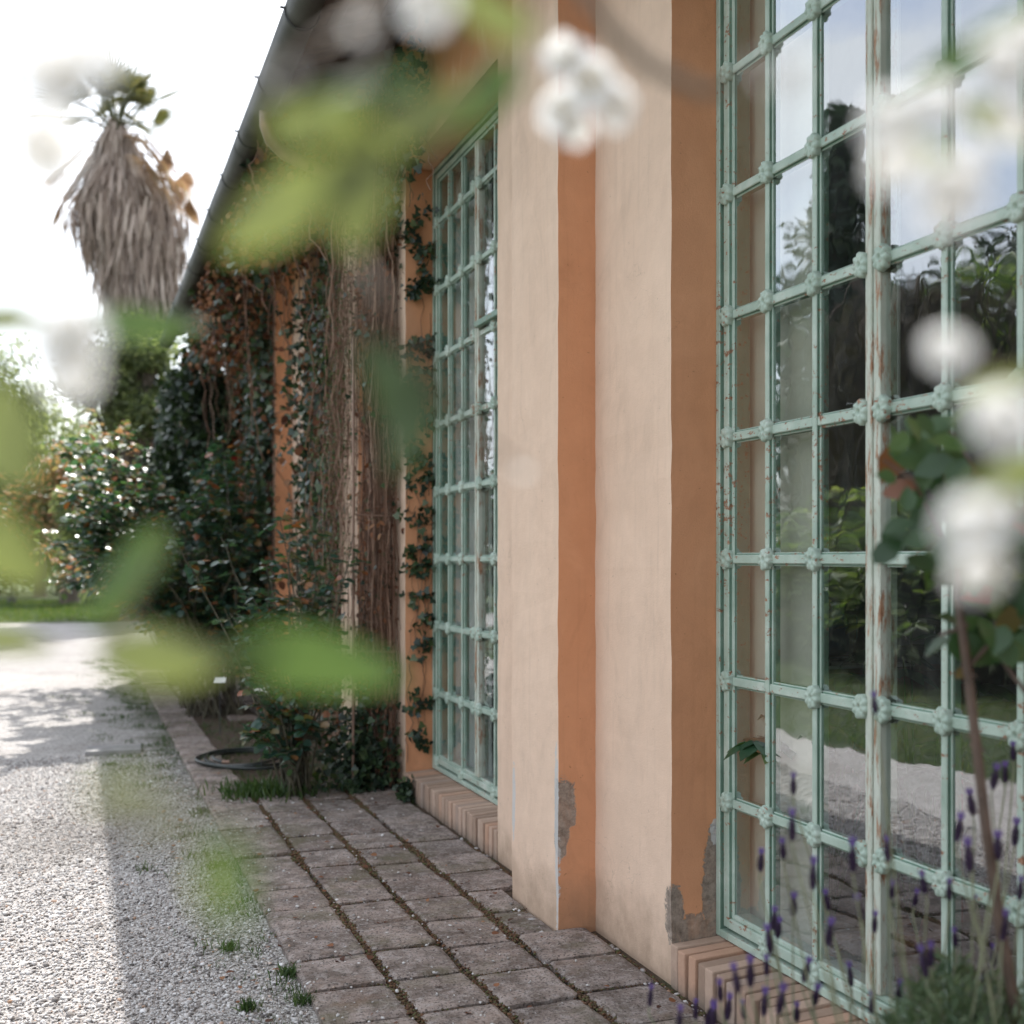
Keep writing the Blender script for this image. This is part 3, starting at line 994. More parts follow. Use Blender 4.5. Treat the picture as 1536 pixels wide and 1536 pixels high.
dk = P(1500, 1048, 5.2)
desk(dk.x - .75, dk.x + .45, dk.y - .1, dk.y + 1.6, dk.z, "red brown wooden desk inside the room behind the nearest window")


def simple_box(name, c, d, label, cat, mat, lid=None):
    t = MB(); t.box(c[0] - d[0] / 2, c[0] + d[0] / 2, c[1] - d[1] / 2, c[1] + d[1] / 2, c[2], c[2] + d[2])
    t.box(c[0] - d[0] / 2 + .02, c[0] + d[0] / 2 - .02, c[1] - d[1] / 2 - .008, c[1] - d[1] / 2 + .002, c[2] + d[2] * .15, c[2] + d[2] * .55, 1 if lid else 0)
    o = t.build(name, [mat, lid or mat], None, bevel=.004)
    return tag(o, label, cat)


zt = dk.z
simple_box("desk_printer", (dk.x + .03, dk.y + .28, zt + .002), (.42, .40, .30), "grey office printer standing on the desk indoors", "printer", M_GREYBOX, M_DARK)
simple_box("storage_box", (dk.x - .47, dk.y + .75, zt + .002), (.30, .34, .42), "dark grey storage box at the back of the desk", "box", M_DARK, M_GREYBOX)
for k in range(3):
    t = MB(); t.box(dk.x - .62 + k * .11, dk.x - .36 + k * .11, dk.y - .02 + k * .05, dk.y + .18 + k * .05, zt + .002 + k * .012, zt + .012 + k * .012)
    tag(t.build("paper_stack", M_PAPER), ["lowest sheaf of white paper on the desk edge indoors", "middle sheaf of white paper on the desk indoors", "topmost sheaf of white paper beside the printer"][k], "papers")
q = P(1262, 990, 5.1)
desk(q.x - .6, q.x + .4, q.y - .35, q.y + .7, q.z - .02, "low dark table indoors carrying a pale glazed tray")
t = MB()
t.box(q.x - .22, q.x + .22, q.y - .2, q.y + .2, q.z - .016, q.z - .004)
for k in range(3): t.box(q.x - .22 + k * .20, q.x - .19 + k * .20, q.y - .2, q.y + .2, q.z - .003, q.z + .008, 1)
t.box(q.x - .185, q.x + .22, q.y - .01, q.y + .01, q.z - .002, q.z + .007, 1)
tag(t.build("seed_tray", [M_PAPER, M_DARK]), "pale tray with dark dividers on the low table indoors", "tray")
jq = P(1262, 965, 5.5)
t = MB()
pr = [(.05, 0), (.075, .02), (.08, .14), (.055, .19), (.03, .22), (.035, .25)]
jb = Vector((q.x + .27, q.y + .45, q.z - .02 + .001))
for (r, z) in pr:
    for k in range(18): t.v.append((jb.x + r * math.cos(k * math.pi / 9), jb.y + r * math.sin(k * math.pi / 9), jb.z + z))
for i in range(len(pr) - 1):
    for k in range(18): t.face((i * 18 + k, i * 18 + (k + 1) % 18, i * 18 + 18 + (k + 1) % 18, i * 18 + 18 + k))
t.face(list(range(18))[::-1]); t.face([5 * 18 + k for k in range(18)])
t.tube([jb + Vector((.05, 0, .19)), jb + Vector((.13, 0, .17)), jb + Vector((.13, 0, .08)), jb + Vector((.075, 0, .05))], .010, 8)
tag(t.build("water_jug", M_BLUE, smooth=True), "blue plastic jug with a handle on the table indoors", "jug")
pl = P(1245, 1010, 4.25)
house_plant((pl.x, pl.y, 0.05), pl.z - .1, 11, "tall potted plant with hand shaped leaves left of the mullion indoors", 0.17)
pl = P(1375, 1010, 4.2)
house_plant((pl.x, pl.y, 0.05), pl.z - .05, 13, "bushy potted plant with broad dark leaves right of the mullion indoors", 0.18)
pl = P(1128, 1180, 4.75)
house_plant((pl.x, pl.y, 0.05), 0.42, 7, "small potted plant on the floor against the taupe blind", 0.2)
q = P(1342, 700, 4.0)
t = MB(); t.box(q.x, q.x + .035, q.y - .03, q.y + .03, q.z - .02, q.z + .19)
t.box(q.x + .012, q.x + .02, q.y - .004, q.y + .004, q.z + .19, 4.4)
tag(t.build("hanging_card", M_PAPER), "narrow white card hanging inside the window right of the mullion", "card")

# ------------------------------------------------------------------ foliage materials
M_IVY = leaf_mat("ivy_leaf", [(0, (0.010, 0.022, 0.014)), (0.5, (0.022, 0.044, 0.022)), (0.85, (0.05, 0.085, 0.035)), (1, (0.08, 0.10, 0.04))], 0.38, 0.2)
M_DEAD = leaf_mat("dead_leaf", [(0, (0.06, 0.022, 0.012)), (0.4, (0.15, 0.058, 0.028)), (0.75, (0.24, 0.10, 0.045)), (1, (0.30, 0.17, 0.09))], 0.8, 0.25, warm=(1.2, 1.0, 0.8))
M_ROSE = leaf_mat("rose_leaf", [(0, (0.025, 0.065, 0.052)), (0.5, (0.045, 0.10, 0.075)), (0.8, (0.075, 0.135, 0.065)), (0.92, (0.17, 0.12, 0.045)), (1, (0.34, 0.10, 0.05))], 0.34, 0.40, spec=0.9)
M_DARKLEAF = leaf_mat("evergreen_leaf", [(0, (0.010, 0.022, 0.012)), (0.6, (0.022, 0.042, 0.02)), (1, (0.05, 0.08, 0.03))], 0.4, 0.2)
M_OLIVE = leaf_mat("olive_leaf", [(0, (0.075, 0.10, 0.05)), (0.6, (0.16, 0.19, 0.095)), (1, (0.26, 0.28, 0.15))], 0.5, 0.62, tint=1.5, warm=(1.1, 1.12, .7))
M_AUTUMN = leaf_mat("young_and_sunlit_leaf", [(0, (0.05, 0.09, 0.03)), (0.45, (0.13, 0.16, 0.06)), (0.65, (0.30, 0.20, 0.10)), (1, (0.46, 0.20, 0.12))], 0.4, 0.45, tint=1.4, warm=(1.1, 1.05, .75))  # also gives the added rose bush its painted sun warmth
M_CONIFER = leaf_mat("conifer_leaf", [(0, (0.012, 0.03, 0.02)), (0.6, (0.03, 0.055, 0.032)), (1, (0.06, 0.085, 0.045))], 0.5, 0.2)
M_HEDGE = leaf_mat("fern_hedge_leaf", [(0, (0.03, 0.06, 0.02)), (0.5, (0.085, 0.14, 0.045)), (0.85, (0.19, 0.24, 0.09)), (1, (0.28, 0.31, 0.15))], 0.4, 0.45)


def wander(p0, p1, n, amp, sag=0.0):
    """N x 3 starts and ends -> wobbly paths"""
    p0 = np.asarray(p0, float); p1 = np.asarray(p1, float); m = len(p0)
    t = np.linspace(0, 1, n)[None, :, None]
    pts = p0[:, None, :] * (1 - t) + p1[:, None, :] * t
    w_ = np.cumsum(RNG.normal(size=(m, n, 3)), axis=1) * amp / math.sqrt(n)
    w_ -= w_[:, -1:, :] * t * 0.6
    env = np.sin(np.linspace(0.15, math.pi * .8, n))[None, :, None]
    pts = pts + w_ * np.array([1, 1, 0.3]) * env
    pts[:, :, 2] -= sag * (np.sin(np.linspace(0, math.pi, n)))[None]
    return pts


def U(a, b, n): return RNG.uniform(a, b, n)


def on_paths(paths, n, spread):
    i = RNG.integers(0, paths.shape[0], n); j = RNG.integers(0, paths.shape[1], n)
    return paths[i, j] + RNG.normal(size=(n, 3)) * spread


def vine(name, label, base, sets, leaves, cat="vine"):
    """sets: list of stem path arrays (paths, radius range); leaves: list of (part, V, F, mat)"""
    t = thing(name, base, label, cat)
    if sets:
        ch = [tubes_np(p, U(r[0], r[1], len(p))) for p, r in sets]
        obj("stems", mesh_np("stems", *merge_np(ch)), M_STEM, t)
    for (pn, V, F, m) in leaves:
        obj(pn, mesh_np(pn, V, F), m, t)
    return t


# --- A. curtain of bare brown stems over the second pilaster and the wall before it
n = 150
p0 = np.stack([U(1.86, 2.0, n), U(7.72, 8.26, n), U(4.45, 4.80, n)], 1)
p1 = np.stack([p0[:, 0] + U(-.03, .03, n), p0[:, 1] + U(-.10, .10, n), np.where(U(0, 1, n) < .6, U(0, .3, n), U(.6, 3.2, n))], 1)
p0[:, 0] = np.where((p0[:, 1] > 8.25), np.minimum(p0[:, 0], 1.85), p0[:, 0]); p1[:, 0] = np.where((p1[:, 1] > 8.25), np.minimum(p1[:, 0], 1.85), p1[:, 0])
A1 = wander(p0, p1, 26, 0.07)
n = 160   # fine tangle
p0 = np.stack([U(1.83, 1.97, n), U(7.72, 8.26, n), U(.3, 4.5, n)], 1)
p1 = p0 + np.stack([U(-.08, .08, n), U(-.3, .25, n), U(-.7, .5, n)], 1)
A2 = wander(p0, p1, 10, 0.16)
for a_ in (A1, A2): a_[:, :, 0] = np.minimum(a_[:, :, 0], np.where(a_[:, :, 1] > 8.26, 1.855, 2.02)); a_[:, :, 1] = np.maximum(a_[:, :, 1], 7.70)
n = 2600
pa = on_paths(A1, n, 0.05); pa[:, 0] = np.minimum(pa[:, 0], np.where(pa[:, 1] > 8.26, 1.85, 2.01))
pa = pa[(pa[:, 2] < 0.9) | (pa[:, 2] > 3.7) | (RNG.uniform(size=n) < .30)]
LA = scatter(pa, rnd_dirs(len(pa), (-.3, -.3, -.6)), rnd_dirs(len(pa), (-1.4, -.8, .5)), U(.025, .055, len(pa)), 'ivy')
n = 1500
pd = on_paths(A1, n, 0.06); pd[:, 0] = np.minimum(pd[:, 0], 2.01)
LD = scatter(pd, rnd_dirs(n, (0, -.2, -1.2)), rnd_dirs(n, (-1, -.8, .2)), U(.02, .05, n), 'oval')
n = 1300   # leafy foot
pf = np.stack([1.80 + RNG.normal(size=n) * .12, 7.9 + RNG.normal(size=n) * .2, np.abs(RNG.normal(size=n)) * .26 + .02], 1); pf[:, 0] = np.minimum(pf[:, 0], 1.99); pf[:, 1] = np.maximum(pf[:, 1], 7.66)
LF = scatter(pf, rnd_dirs(n, (-.3, -.3, .3)), rnd_dirs(n, (-.6, -.6, .8)), U(.03, .06, n), 'ivy')
vine("bare_vine", "curtain of bare brown vine stems hanging between the far window and the next pilaster", (1.85, 7.9, 0), [(A1, (.0018, .0055)), (A2, (.001, .0022))], [("green_leaves", *merge_np([LA, LF]), M_IVY), ("dead_leaves", *LD, M_DEAD)])

# --- thin leaning trellis in front of the vines
tr = thing("trellis", (1.72, 7.72, 0), "thin rusty rod trellis standing in front of the bare brown vines", "trellis")
mb = MB(); mb.tube([(1.70, 7.70, 0), (1.70, 7.70, 1.6), (1.705, 7.71, 3.0)], .010, 8); mb.build("upright", M_PIPE, tr)
mb = MB(); mb.tube([(1.70, 7.70, 1.84), (1.99, 7.72, 1.83)], .006, 6); mb.build("crossbar", M_PIPE, tr)
mb = MB(); mb.tube([(1.70, 7.70, .94), (1.99, 7.72, .93)], .006, 6); mb.build("crossbar", M_PIPE, tr)

# --- B. red brown creeper bunched under the eaves
ctrs = [(1.6, 8.9, 4.3, .35, .5, .32), (1.5, 9.9, 4.25, .3, .5, .32), (1.6, 10.8, 4.3, .3, .4, .25), (1.45, 12.3, 4.15, .28, .6, .38), (1.5, 13.5, 4.2, .3, .5, .36), (1.6, 15.2, 4.1, .3, .8, .35), (1.9, 9.3, 3.6, .08, .25, .6), (1.86, 12.5, 3.4, .10, .25, .6), (1.6, 8.4, 4.3, .3, .4, .3)]
ch, cg, ps = [], [], []
for (x, y, z, a, b_, c) in ctrs:
    n = 520
    pp = np.array((x, y, z)) + RNG.normal(size=(n, 3)) * np.array((a, b_, c)) * .55
    pp[:, 0] = np.clip(pp[:, 0], 1.2, 2.0); pp[:, 2] = np.minimum(pp[:, 2], 4.62 + (pp[:, 0] - 1.2) * .3)
    k = int(n * .68)
    ch.append(scatter(pp[:k], rnd_dirs(k, (0, -.1, -.9)), rnd_dirs(k, (-1, -.7, .2)), U(.04, .08, k), 'round'))
    cg.append(scatter(pp[k:], rnd_dirs(n - k, (0, -.1, -.7)), rnd_dirs(n - k, (-1, -.7, .3)), U(.05, .09, n - k), 'ivy'))
    m = 7
    s0 = np.array((x, y, min(z + c * .8, 4.6))) + RNG.normal(size=(m, 3)) * np.array((a, b_, .08)) * .6
    s0[:, 0] = np.clip(s0[:, 0], 1.2, 2.0)
    s1 = s0 + np.stack([U(-.05, .25, m), U(-.3, .3, m), U(-2.2, -.5, m)], 1); s1[:, 0] = np.clip(s1[:, 0], 1.25, 1.98)
    ps.append(wander(s0, s1, 14, .12))
PB = np.concatenate(ps); PB[:, :, 0] = np.minimum(PB[:, :, 0], 2.01)
vine("red_creeper", "red brown dead creeper bunched and hanging under the gutter of the far bays", (1.7, 11, 0), [(PB, (.0018, .006))], [("dead_leaves", *merge_np(ch), M_DEAD), ("green_leaves", *merge_np(cg), M_IVY)])

# --- C. climbers running down the far walls
n = 110
p0 = np.stack([U(1.88, 2.0, n), U(8.9, 13.4, n), U(3.6, 4.6, n)], 1)
p1 = np.stack([p0[:, 0] + U(-.08, .04, n), p0[:, 1] + U(-.2, .2, n), np.where(U(0, 1, n) < .55, U(0.02, .4, n), U(1, 3, n))], 1)
# bunch them into strands so the ochre wall shows between
cent = np.array([9.0, 9.25, 9.75, 10.35, 12.15, 12.35, 13.0, 13.5]); ci = RNG.integers(0, len(cent), n)
p0[:, 1] = cent[ci] + RNG.normal(size=n) * .10; p1[:, 1] = p0[:, 1] + RNG.normal(size=n) * .12
C1 = wander(p0, p1, 20, .12); C1[:, :, 0] = np.minimum(C1[:, :, 0], np.where((C1[:, :, 1] > 11.95) & (C1[:, :, 1] < 12.6), 1.85, 2.015))
n = 4000
pc = on_paths(C1, n, .07); pc[:, 0] = np.clip(pc[:, 0] - np.abs(RNG.normal(size=n)) * .08, 1.5, np.where((pc[:, 1] > 11.95) & (pc[:, 1] < 12.6), 1.84, 2.0)); 
LC = scatter(pc[:2900], rnd_dirs(2900, (-.2, -.2, -.6)), rnd_dirs(2900, (-1.2, -.9, .4)), U(.04, .08, 2900), 'ivy')
masses = [(1.88, 9.2, 3.3, .10, .22, .7), (1.9, 9.35, 1.6, .10, .25, .8), (1.88, 10.2, 2.4, .08, .3, .9), (1.9, 10.3, .7, .12, .4, .5), (1.75, 12.2, 2.6, .08, .2, .9), (1.78, 12.6, 1.3, .10, .3, .7), (1.85, 13.4, 3.0, .12, .4, .8), (1.8, 14.2, 1.5, .18, .5, .9)]
LM = []
for (x, y, z, a_, b2, c2) in masses:
    q_ = np.array((x, y, z)) + RNG.normal(size=(420, 3)) * np.array((a_, b2, c2)) * .55; q_[:, 0] = np.minimum(q_[:, 0], 2.0); q_[:, 2] = np.maximum(q_[:, 2], .05)
    LM.append(scatter(q_, rnd_dirs(420, (-.2, -.2, -.6)), rnd_dirs(420, (-1.2, -.9, .4)), U(.045, .09, 420), 'ivy'))
LC = merge_np([LC] + LM)
LCd = scatter(pc[2900:], rnd_dirs(n - 2900, (0, -.2, -.9)), rnd_dirs(n - 2900, (-1, -.7, .2)), U(.04, .08, n - 2900), 'round')
vine("wall_climber", "green and brown climber in loose strands on the ochre wall behind the rose bushes", (1.9, 11, 0), [(C1, (.002, .006))], [("green_leaves", *LC, M_IVY), ("dead_leaves", *LCd, M_DEAD)])

# --- C2. light green lacy climber on the front of the second pilaster
n = 90
p0 = np.stack([U(1.78, 1.855, n), U(8.28, 8.95, n), U(3.2, 4.5, n)], 1); p1 = p0 + np.stack([U(-.12, 0, n), U(-.1, .3, n), U(-3.4, -1.2, n)], 1); p1[:, 2] = np.maximum(p1[:, 2], .02)
C2 = wander(p0, p1, 18, .12); C2[:, :, 0] = np.clip(C2[:, :, 0], 1.6, 1.855)
n = 3300
pc = on_paths(C2, n, .05); pc[:, 0] = np.minimum(pc[:, 0], 1.85)
pc = pc[(pc[:, 1] > 8.62) | (RNG.uniform(size=n) < .35)]
L2 = scatter(pc, rnd_dirs(len(pc), (-.2, -.2, -.5)), rnd_dirs(len(pc), (-1.2, -.7, .5)), U(.016, .036, len(pc)), 'oval')
vine("lacy_climber", "small leaved pale green climber trailing down the pale pilaster beside the trellis", (1.82, 8.6, 0), [(C2, (.001, .003))], [("green_leaves", *L2, M_WEED)])

# --- D. dark evergreen mass at the far corner
n = 9000
d = rnd_dirs(n); rr_ = RNG.uniform(.55, 1.0, n) ** .5
lob = 1 + .22 * np.sin(d[:, 0] * 5 + 1) * np.cos(d[:, 2] * 6)
pp = np.array((1.50, 16.6, 2.45)) + d * (rr_ * lob)[:, None] * np.array((.55, 1.6, 1.95))
pp = pp[(pp[:, 0] < 2.0) | (pp[:, 1] > 17.5)]; pp = pp[pp[:, 2] > .1]
LDm = scatter(pp, rnd_dirs(len(pp), (-.3, -.3, -.3)), rnd_dirs(len(pp), (-.5, -.5, .8)), U(.07, .13, len(pp)), 'ivy')
m = 24
p0 = np.stack([U(1.3, 1.8, m), U(16, 17.8, m), np.zeros(m)], 1); p1 = p0 + np.stack([U(-.5, .3, m), U(-.8, .8, m), U(2, 4.2, m)], 1)
vine("evergreen_climber", "dark evergreen climber massed over the far corner below the gutter end", (1.5, 16.9, 0), [(wander(p0, p1, 12, .2), (.008, .02))], [("green_leaves", *LDm, M_DARKLEAF)])

# --- E. ivy sprays on the window jamb beyond the pale pilaster, F. ivy at its head
spots = [(3.45, .10), (3.28, .12), (3.02, .11), (2.85, .07), (2.62, .06), (2.45, .09), (2.3, .10), (2.15, .12), (2.0, .12), (1.84, .11), (1.62, .10), (1.5, .07), (1.22, .08), (.98, .05), (.62, .05), (.42, .04), (3.6, .12), (3.75, .14)]
ch, ps = [], []
for (z, s_) in spots:
    for q_ in range(4):
        n = random.randint(6, 12)
        cx, cz = random.uniform(2.02, 2.20), z + random.uniform(-.09, .09)
        pp = np.stack([cx + RNG.normal(size=n) * .035, 7.60 - np.abs(RNG.normal(size=n)) * .03, cz + RNG.normal(size=n) * .025], 1)
        pp[:, 0] = np.clip(pp[:, 0], 1.98, 2.22)
        ch.append(scatter(pp, rnd_dirs(n, (0, -.4, -.5)), rnd_dirs(n, (-.5, -1.6, .5)), U(.03, .06, n), 'ivy'))
m = 16
p0 = np.stack([U(2.03, 2.2, m), np.full(m, 7.60), U(.17, 2.4, m)], 1); p1 = p0 + np.stack([U(-.12, .12, m), np.zeros(m), U(.6, 1.4, m)], 1); p1[:, 0] = np.clip(p1[:, 0], 2.03, 2.2)
PE = wander(p0, p1, 14, .09); PE[:, :, 1] = 7.603 + 0 * PE[:, :, 1]; PE[:, :, 0] = np.clip(PE[:, :, 0], 2.02, 2.21)
n = 700
pp = np.stack([1.99 - np.abs(RNG.normal(size=n)) * .07, U(6.9, 8.2, n), 4.25 + RNG.normal(size=n) * .24], 1)
pp[:, 2] += (pp[:, 1] - 7.4) * -.25
ch.append(scatter(pp, rnd_dirs(n, (-.2, -.3, -.6)), rnd_dirs(n, (-1, -1, .4)), U(.035, .07, n), 'ivy'))
p0 = np.stack([U(1.9, 2.02, m), U(7.0, 7.9, m), U(4.2, 4.7, m)], 1); p1 = p0 + np.stack([U(-.05, .05, m), U(-.5, .3, m), U(-.7, -.1, m)], 1)
PE2 = wander(p0, p1, 14, .08); PE2[:, :, 0] = np.minimum(PE2[:, :, 0], 2.02)
vine("ivy", "ivy in dark sprays up the ochre jamb of the far window and over its head", (2.1, 7.6, .16), [(PE, (.0012, .003)), (PE2, (.0015, .003))], [("green_leaves", *merge_np(ch), M_IVY)], "ivy")

# ------------------------------------------------------------------ rose bushes
def rose_bush(base, label, canes, leafn, size, blooms=(), spread=.09, mat=M_ROSE):
    t = thing("rose_bush", base, label, "rose bush")
    st_ = MB(); ch = []
    for pts, r0 in canes:
        pts = [Vector(p) for p in pts]
        # smooth the cane
        dense = []
        for i in range(len(pts) - 1):
            for k in range(4):
                u = k / 4; dense.append(pts[i].lerp(pts[i + 1], u) + Vector((random.uniform(-.012, .012), random.uniform(-.012, .012), 0)))
        dense.append(pts[-1])
        m_ = len(dense)
        st_.tube(dense, [r0 * (1 - .75 * i / m_) for i in range(m_)], 6)
        for q_ in range(leafn):
            k = int(m_ * random.uniform(.3, 1)); k = min(k, m_ - 1)
            dirv = Vector((random.gauss(0, 1), random.gauss(0, 1), random.gauss(.05, .5))).normalized()
            L_ = spread * random.uniform(.6, 1.6)
            tip = dense[k] + dirv * L_
            st_.tube([dense[k], (dense[k] + tip) / 2 + Vector((0, 0, .01)), tip], [.0016, .0013, .001], 4)
            sd = dirv.cross(Vector((0, 0, 1))).normalized()
            pos, dr, nm, sz = [], [], [], []
            for (f, s_) in ((.35, 1), (.35, -1), (.7, 1), (.7, -1), (1, 0)):
                pos.append(tuple(dense[k].lerp(tip, f)))
                dd = (dirv * (.5 if s_ else 1) + sd * s_ + Vector((0, 0, random.uniform(-.45, .05))))
                dr.append(tuple(dd)); nm.append((random.gauss(0, .35), random.gauss(0, .35), 1)); sz.append(size * random.uniform(.75, 1.15))
            ch.append(scatter(pos, dr, nm, sz, 'round'))
    st_.build("stems", M_BARKG, t)
    obj("foliage", mesh_np("foliage", *merge_np(ch)), mat, t)
    for (p, r_) in blooms:
        bl = MB()
        for k in range(3):
            for j in range(6):
                a = j * math.pi / 3 + k * .5; rad = r_ * (1 - .25 * k); c = Vector(p)
                o_ = Vector((math.cos(a), math.sin(a), 0)); s_ = Vector((-o_.y, o_.x, 0)); up = Vector((0, 0, 1))
                b0 = len(bl.v)
                for pt in (c, c + o_ * rad * .7 - s_ * rad * .5 + up * rad * .4, c + o_ * rad + up * rad * (.5 + .3 * k), c + o_ * rad * .7 + s_ * rad * .5 + up * rad * .4): bl.v.append(tuple(pt))
                bl.face((b0, b0 + 1, b0 + 2, b0 + 3))
        bl.build("bloom", M_REDROSE, t)
    return t


M_BARKG = plain("rose_cane", (0.075, 0.065, 0.04), 0.7, 0.35, 20)
M_REDROSE = plain("red_petal", (0.55, 0.02, 0.03), 0.6, 0.1)
b = (1.33, 7.75, 0)
canes = []
for k in range(15):
    zt_ = random.uniform(.5, 1.9); a = random.uniform(0, 6.28)
    lean = Vector((-.22 + .24 * math.cos(a), .10 + .42 * math.sin(a), 0)) * (zt_ / 1.2)
    p0 = Vector((1.36 + random.uniform(-.10, .10), 7.8 + random.uniform(-.12, .2), 0))
    canes.append(([p0, p0 + lean * .35 + Vector((0, 0, zt_ * .45)), p0 + lean * .8 + Vector((0, 0, zt_ * .8)), p0 + lean * 1.1 + Vector((0, 0, zt_))], .008))
for tgt in ((470, 775, 7.9), (500, 800, 7.8), (400, 850, 8.1), (355, 920, 8.2), (430, 900, 8.0), (380, 930, 8.0), (520, 850, 7.8), (390, 1095, 7.5), (460, 1085, 7.5), (440, 830, 7.9), (485, 880, 7.9), (350, 955, 8.0), (415, 965, 8.0), (500, 860, 7.8), (450, 1005, 7.7), (365, 1105, 7.4), (430, 1130, 7.4), (530, 800, 7.7), (460, 900, 7.9), (400, 900, 8.0), (420, 780, 8.0), (370, 880, 8.1), (345, 920, 8.2), (480, 930, 7.8), (385, 1050, 7.7), (440, 1060, 7.6), (500, 1000, 7.7)):
    p0 = Vector((1.36 + random.uniform(-.08, .08), 7.8 + random.uniform(-.1, .1), 0)); e_ = P(*tgt)
    canes.append(([p0, p0.lerp(e_, .4) + Vector((.04, 0, .12)), p0.lerp(e_, .75) + Vector((.03, 0, .1)), e_], .008))
rose_bush(b, "sparse rose bush with glossy blue green leaves rising by the hose and grass clump", canes, 9, .066)
canes = []
for k in range(72):
    p0 = Vector((1.25 + random.uniform(-.25, .35), 12.3 + random.uniform(-.5, .8), 0))
    e_ = Vector((random.uniform(-.05, 1.9), random.uniform(11.5, 14.2), random.uniform(1.35, 2.9)))
    if k % 5 == 1: e_ = Vector((random.uniform(.75, 1.8), random.uniform(11.7, 13.4), random.uniform(.35, 1.3)))
    if k % 3 == 0: e_ = Vector((random.uniform(-.15, .65), random.uniform(11.3, 13.2), random.uniform(1.25, 2.75)))
    canes.append(([p0, p0.lerp(e_, .35) + Vector((0, 0, .35)), p0.lerp(e_, .75) + Vector((0, 0, .3)), e_], .010))
rose_bush((1.25, 12.4, 0), "big dense rose bush leaning out over the gravel with one red bloom", canes, 27, .078, [(P(352, 690, 11.8), .045)], .12)

canes = []  # extra bush; its orange leaf colour stands in for sunlight on roses
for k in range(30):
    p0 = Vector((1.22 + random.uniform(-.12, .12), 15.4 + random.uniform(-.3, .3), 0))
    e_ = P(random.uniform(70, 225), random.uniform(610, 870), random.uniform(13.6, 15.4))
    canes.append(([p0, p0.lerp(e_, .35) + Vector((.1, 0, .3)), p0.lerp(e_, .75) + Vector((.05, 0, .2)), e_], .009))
rose_bush((1.22, 15.4, 0), "added rose bush with sunlit colour put into its pink orange leaves by the gravel", canes, 14, .085, (), .14, M_AUTUMN)

# ------------------------------------------------------------------ garden things by the wall
hz = thing("garden_hose", (1.25, 9.2, 0.02), "dark garden hose lying in loose coils on the soil behind the rose", "hose")
mb = MB(); pts = []
for i in range(170):
    a = i * 0.17; r_ = .34 + .05 * math.sin(a * .37) + .02 * math.sin(a * 1.9)
    pts.append((1.22 + r_ * math.cos(a) * 1.05 + .05 * math.sin(i * .05), 9.2 + r_ * math.sin(a) * 1.15 + .12 * math.sin(i * .03), .015 + .018 * (i / 34.0) * .5 + .006 * math.sin(a * 2.3)))
mb.tube(pts, .0105, 8); mb.build("hose_coil", plain("hose_rubber", (0.018, 0.024, 0.022), .4, .2), hz)
mb = MB(); mb.tube([pts[-1], tuple(Vector(pts[-1]) + Vector((.05, -.02, 0)))], .014, 8); mb.build("nozzle", M_PIPE, hz)


def plant_label(p, label, yaw):
    t = thing("plant_label", p, label, "plant label")
    mb = MB(); mb.tube([(p[0], p[1], -.02), (p[0], p[1], p[2])], .004, 6); mb.build("stake", M_STRAP, t)
    mb = MB(); mb.box(-.05, .05, -.035, .035, 0, .004)
    o = mb.build("plate", M_PAPER, t, bevel=.001, seg=1); o.location = p; o.rotation_euler = (R(38), 0, yaw)


q = P(330, 1020, 10.5); plant_label((q.x, q.y, q.z), "white plant label on a stake, left of the rose stems", -.35)
q = P(392, 1037, 8.6); plant_label((q.x, q.y, q.z), "white plant label on a stake, close among the rose stems", .5)
mb = MB(); mb.box(-.21, .21, -.16, .16, -.02, .035)
o = tag(mb.build("stone_slab", plain("slab_stone", (0.25, 0.24, 0.235), .85, .2, 12, bmp=.4), None, bevel=.006), "low grey stone slab set in the gravel across the shadow edge", "slab"); o.location = (.28, 10.1, 0)
o.rotation_euler = (0, 0, -.05)
pst = P(272, 985, 19.5)
pt = thing("stone_post", (pst.x, pst.y, 0), "short pale stone post at the far end of the paving", "post")
mb = MB(); mb.box(pst.x - .17, pst.x + .17, pst.y - .17, pst.y + .17, -.02, .78); mb.build("shaft", plain("post_stone", (.34, .32, .29), .9, .2, 8, bmp=.4), pt, bevel=.012)
mb = MB(); mb.box(pst.x - .20, pst.x + .20, pst.y - .20, pst.y + .20, .781, .86); mb.build("cap", plain("post_cap_stone", (.36, .34, .31), .9, .2, 8, bmp=.4), pt, bevel=.012)
lp = P(18, 908, 41)
bt = thing("garden_lamp", (lp.x, lp.y, 0), "slim dark lamp post with a pale head on the far lawn", "lamp post")
mb = MB(); mb.tube([(lp.x, lp.y, 0), (lp.x, lp.y, .25), (lp.x, lp.y, .26), (lp.x, lp.y, 1.9)], [.16, .14, .06, .05], 12); mb.build("pole", M_DARK, bt)
mb = MB(); mb.tube([(lp.x, lp.y, 1.9), (lp.x, lp.y, 1.95), (lp.x, lp.y, 2.2), (lp.x, lp.y, 2.35)], [.06, .16, .2, .03], 12); mb.build("lamp_head", M_GREYBOX, bt)

# grass clump by the rose foot, weeds along the gravel edge, crumbs of moss in the joints, pebbles
def tuft(n, c, rx, ry, h, flat=.5):
    p = np.stack([c[0] + RNG.normal(size=n) * rx, c[1] + RNG.normal(size=n) * ry, np.full(n, c[2])], 1)
    return scatter(p, rnd_dirs(n, (0, 0, 1.6), .6), rnd_dirs(n, (0, -1, .4)), U(h * .5, h, n), 'blade', U(h * .5, h, n) * 1.3)


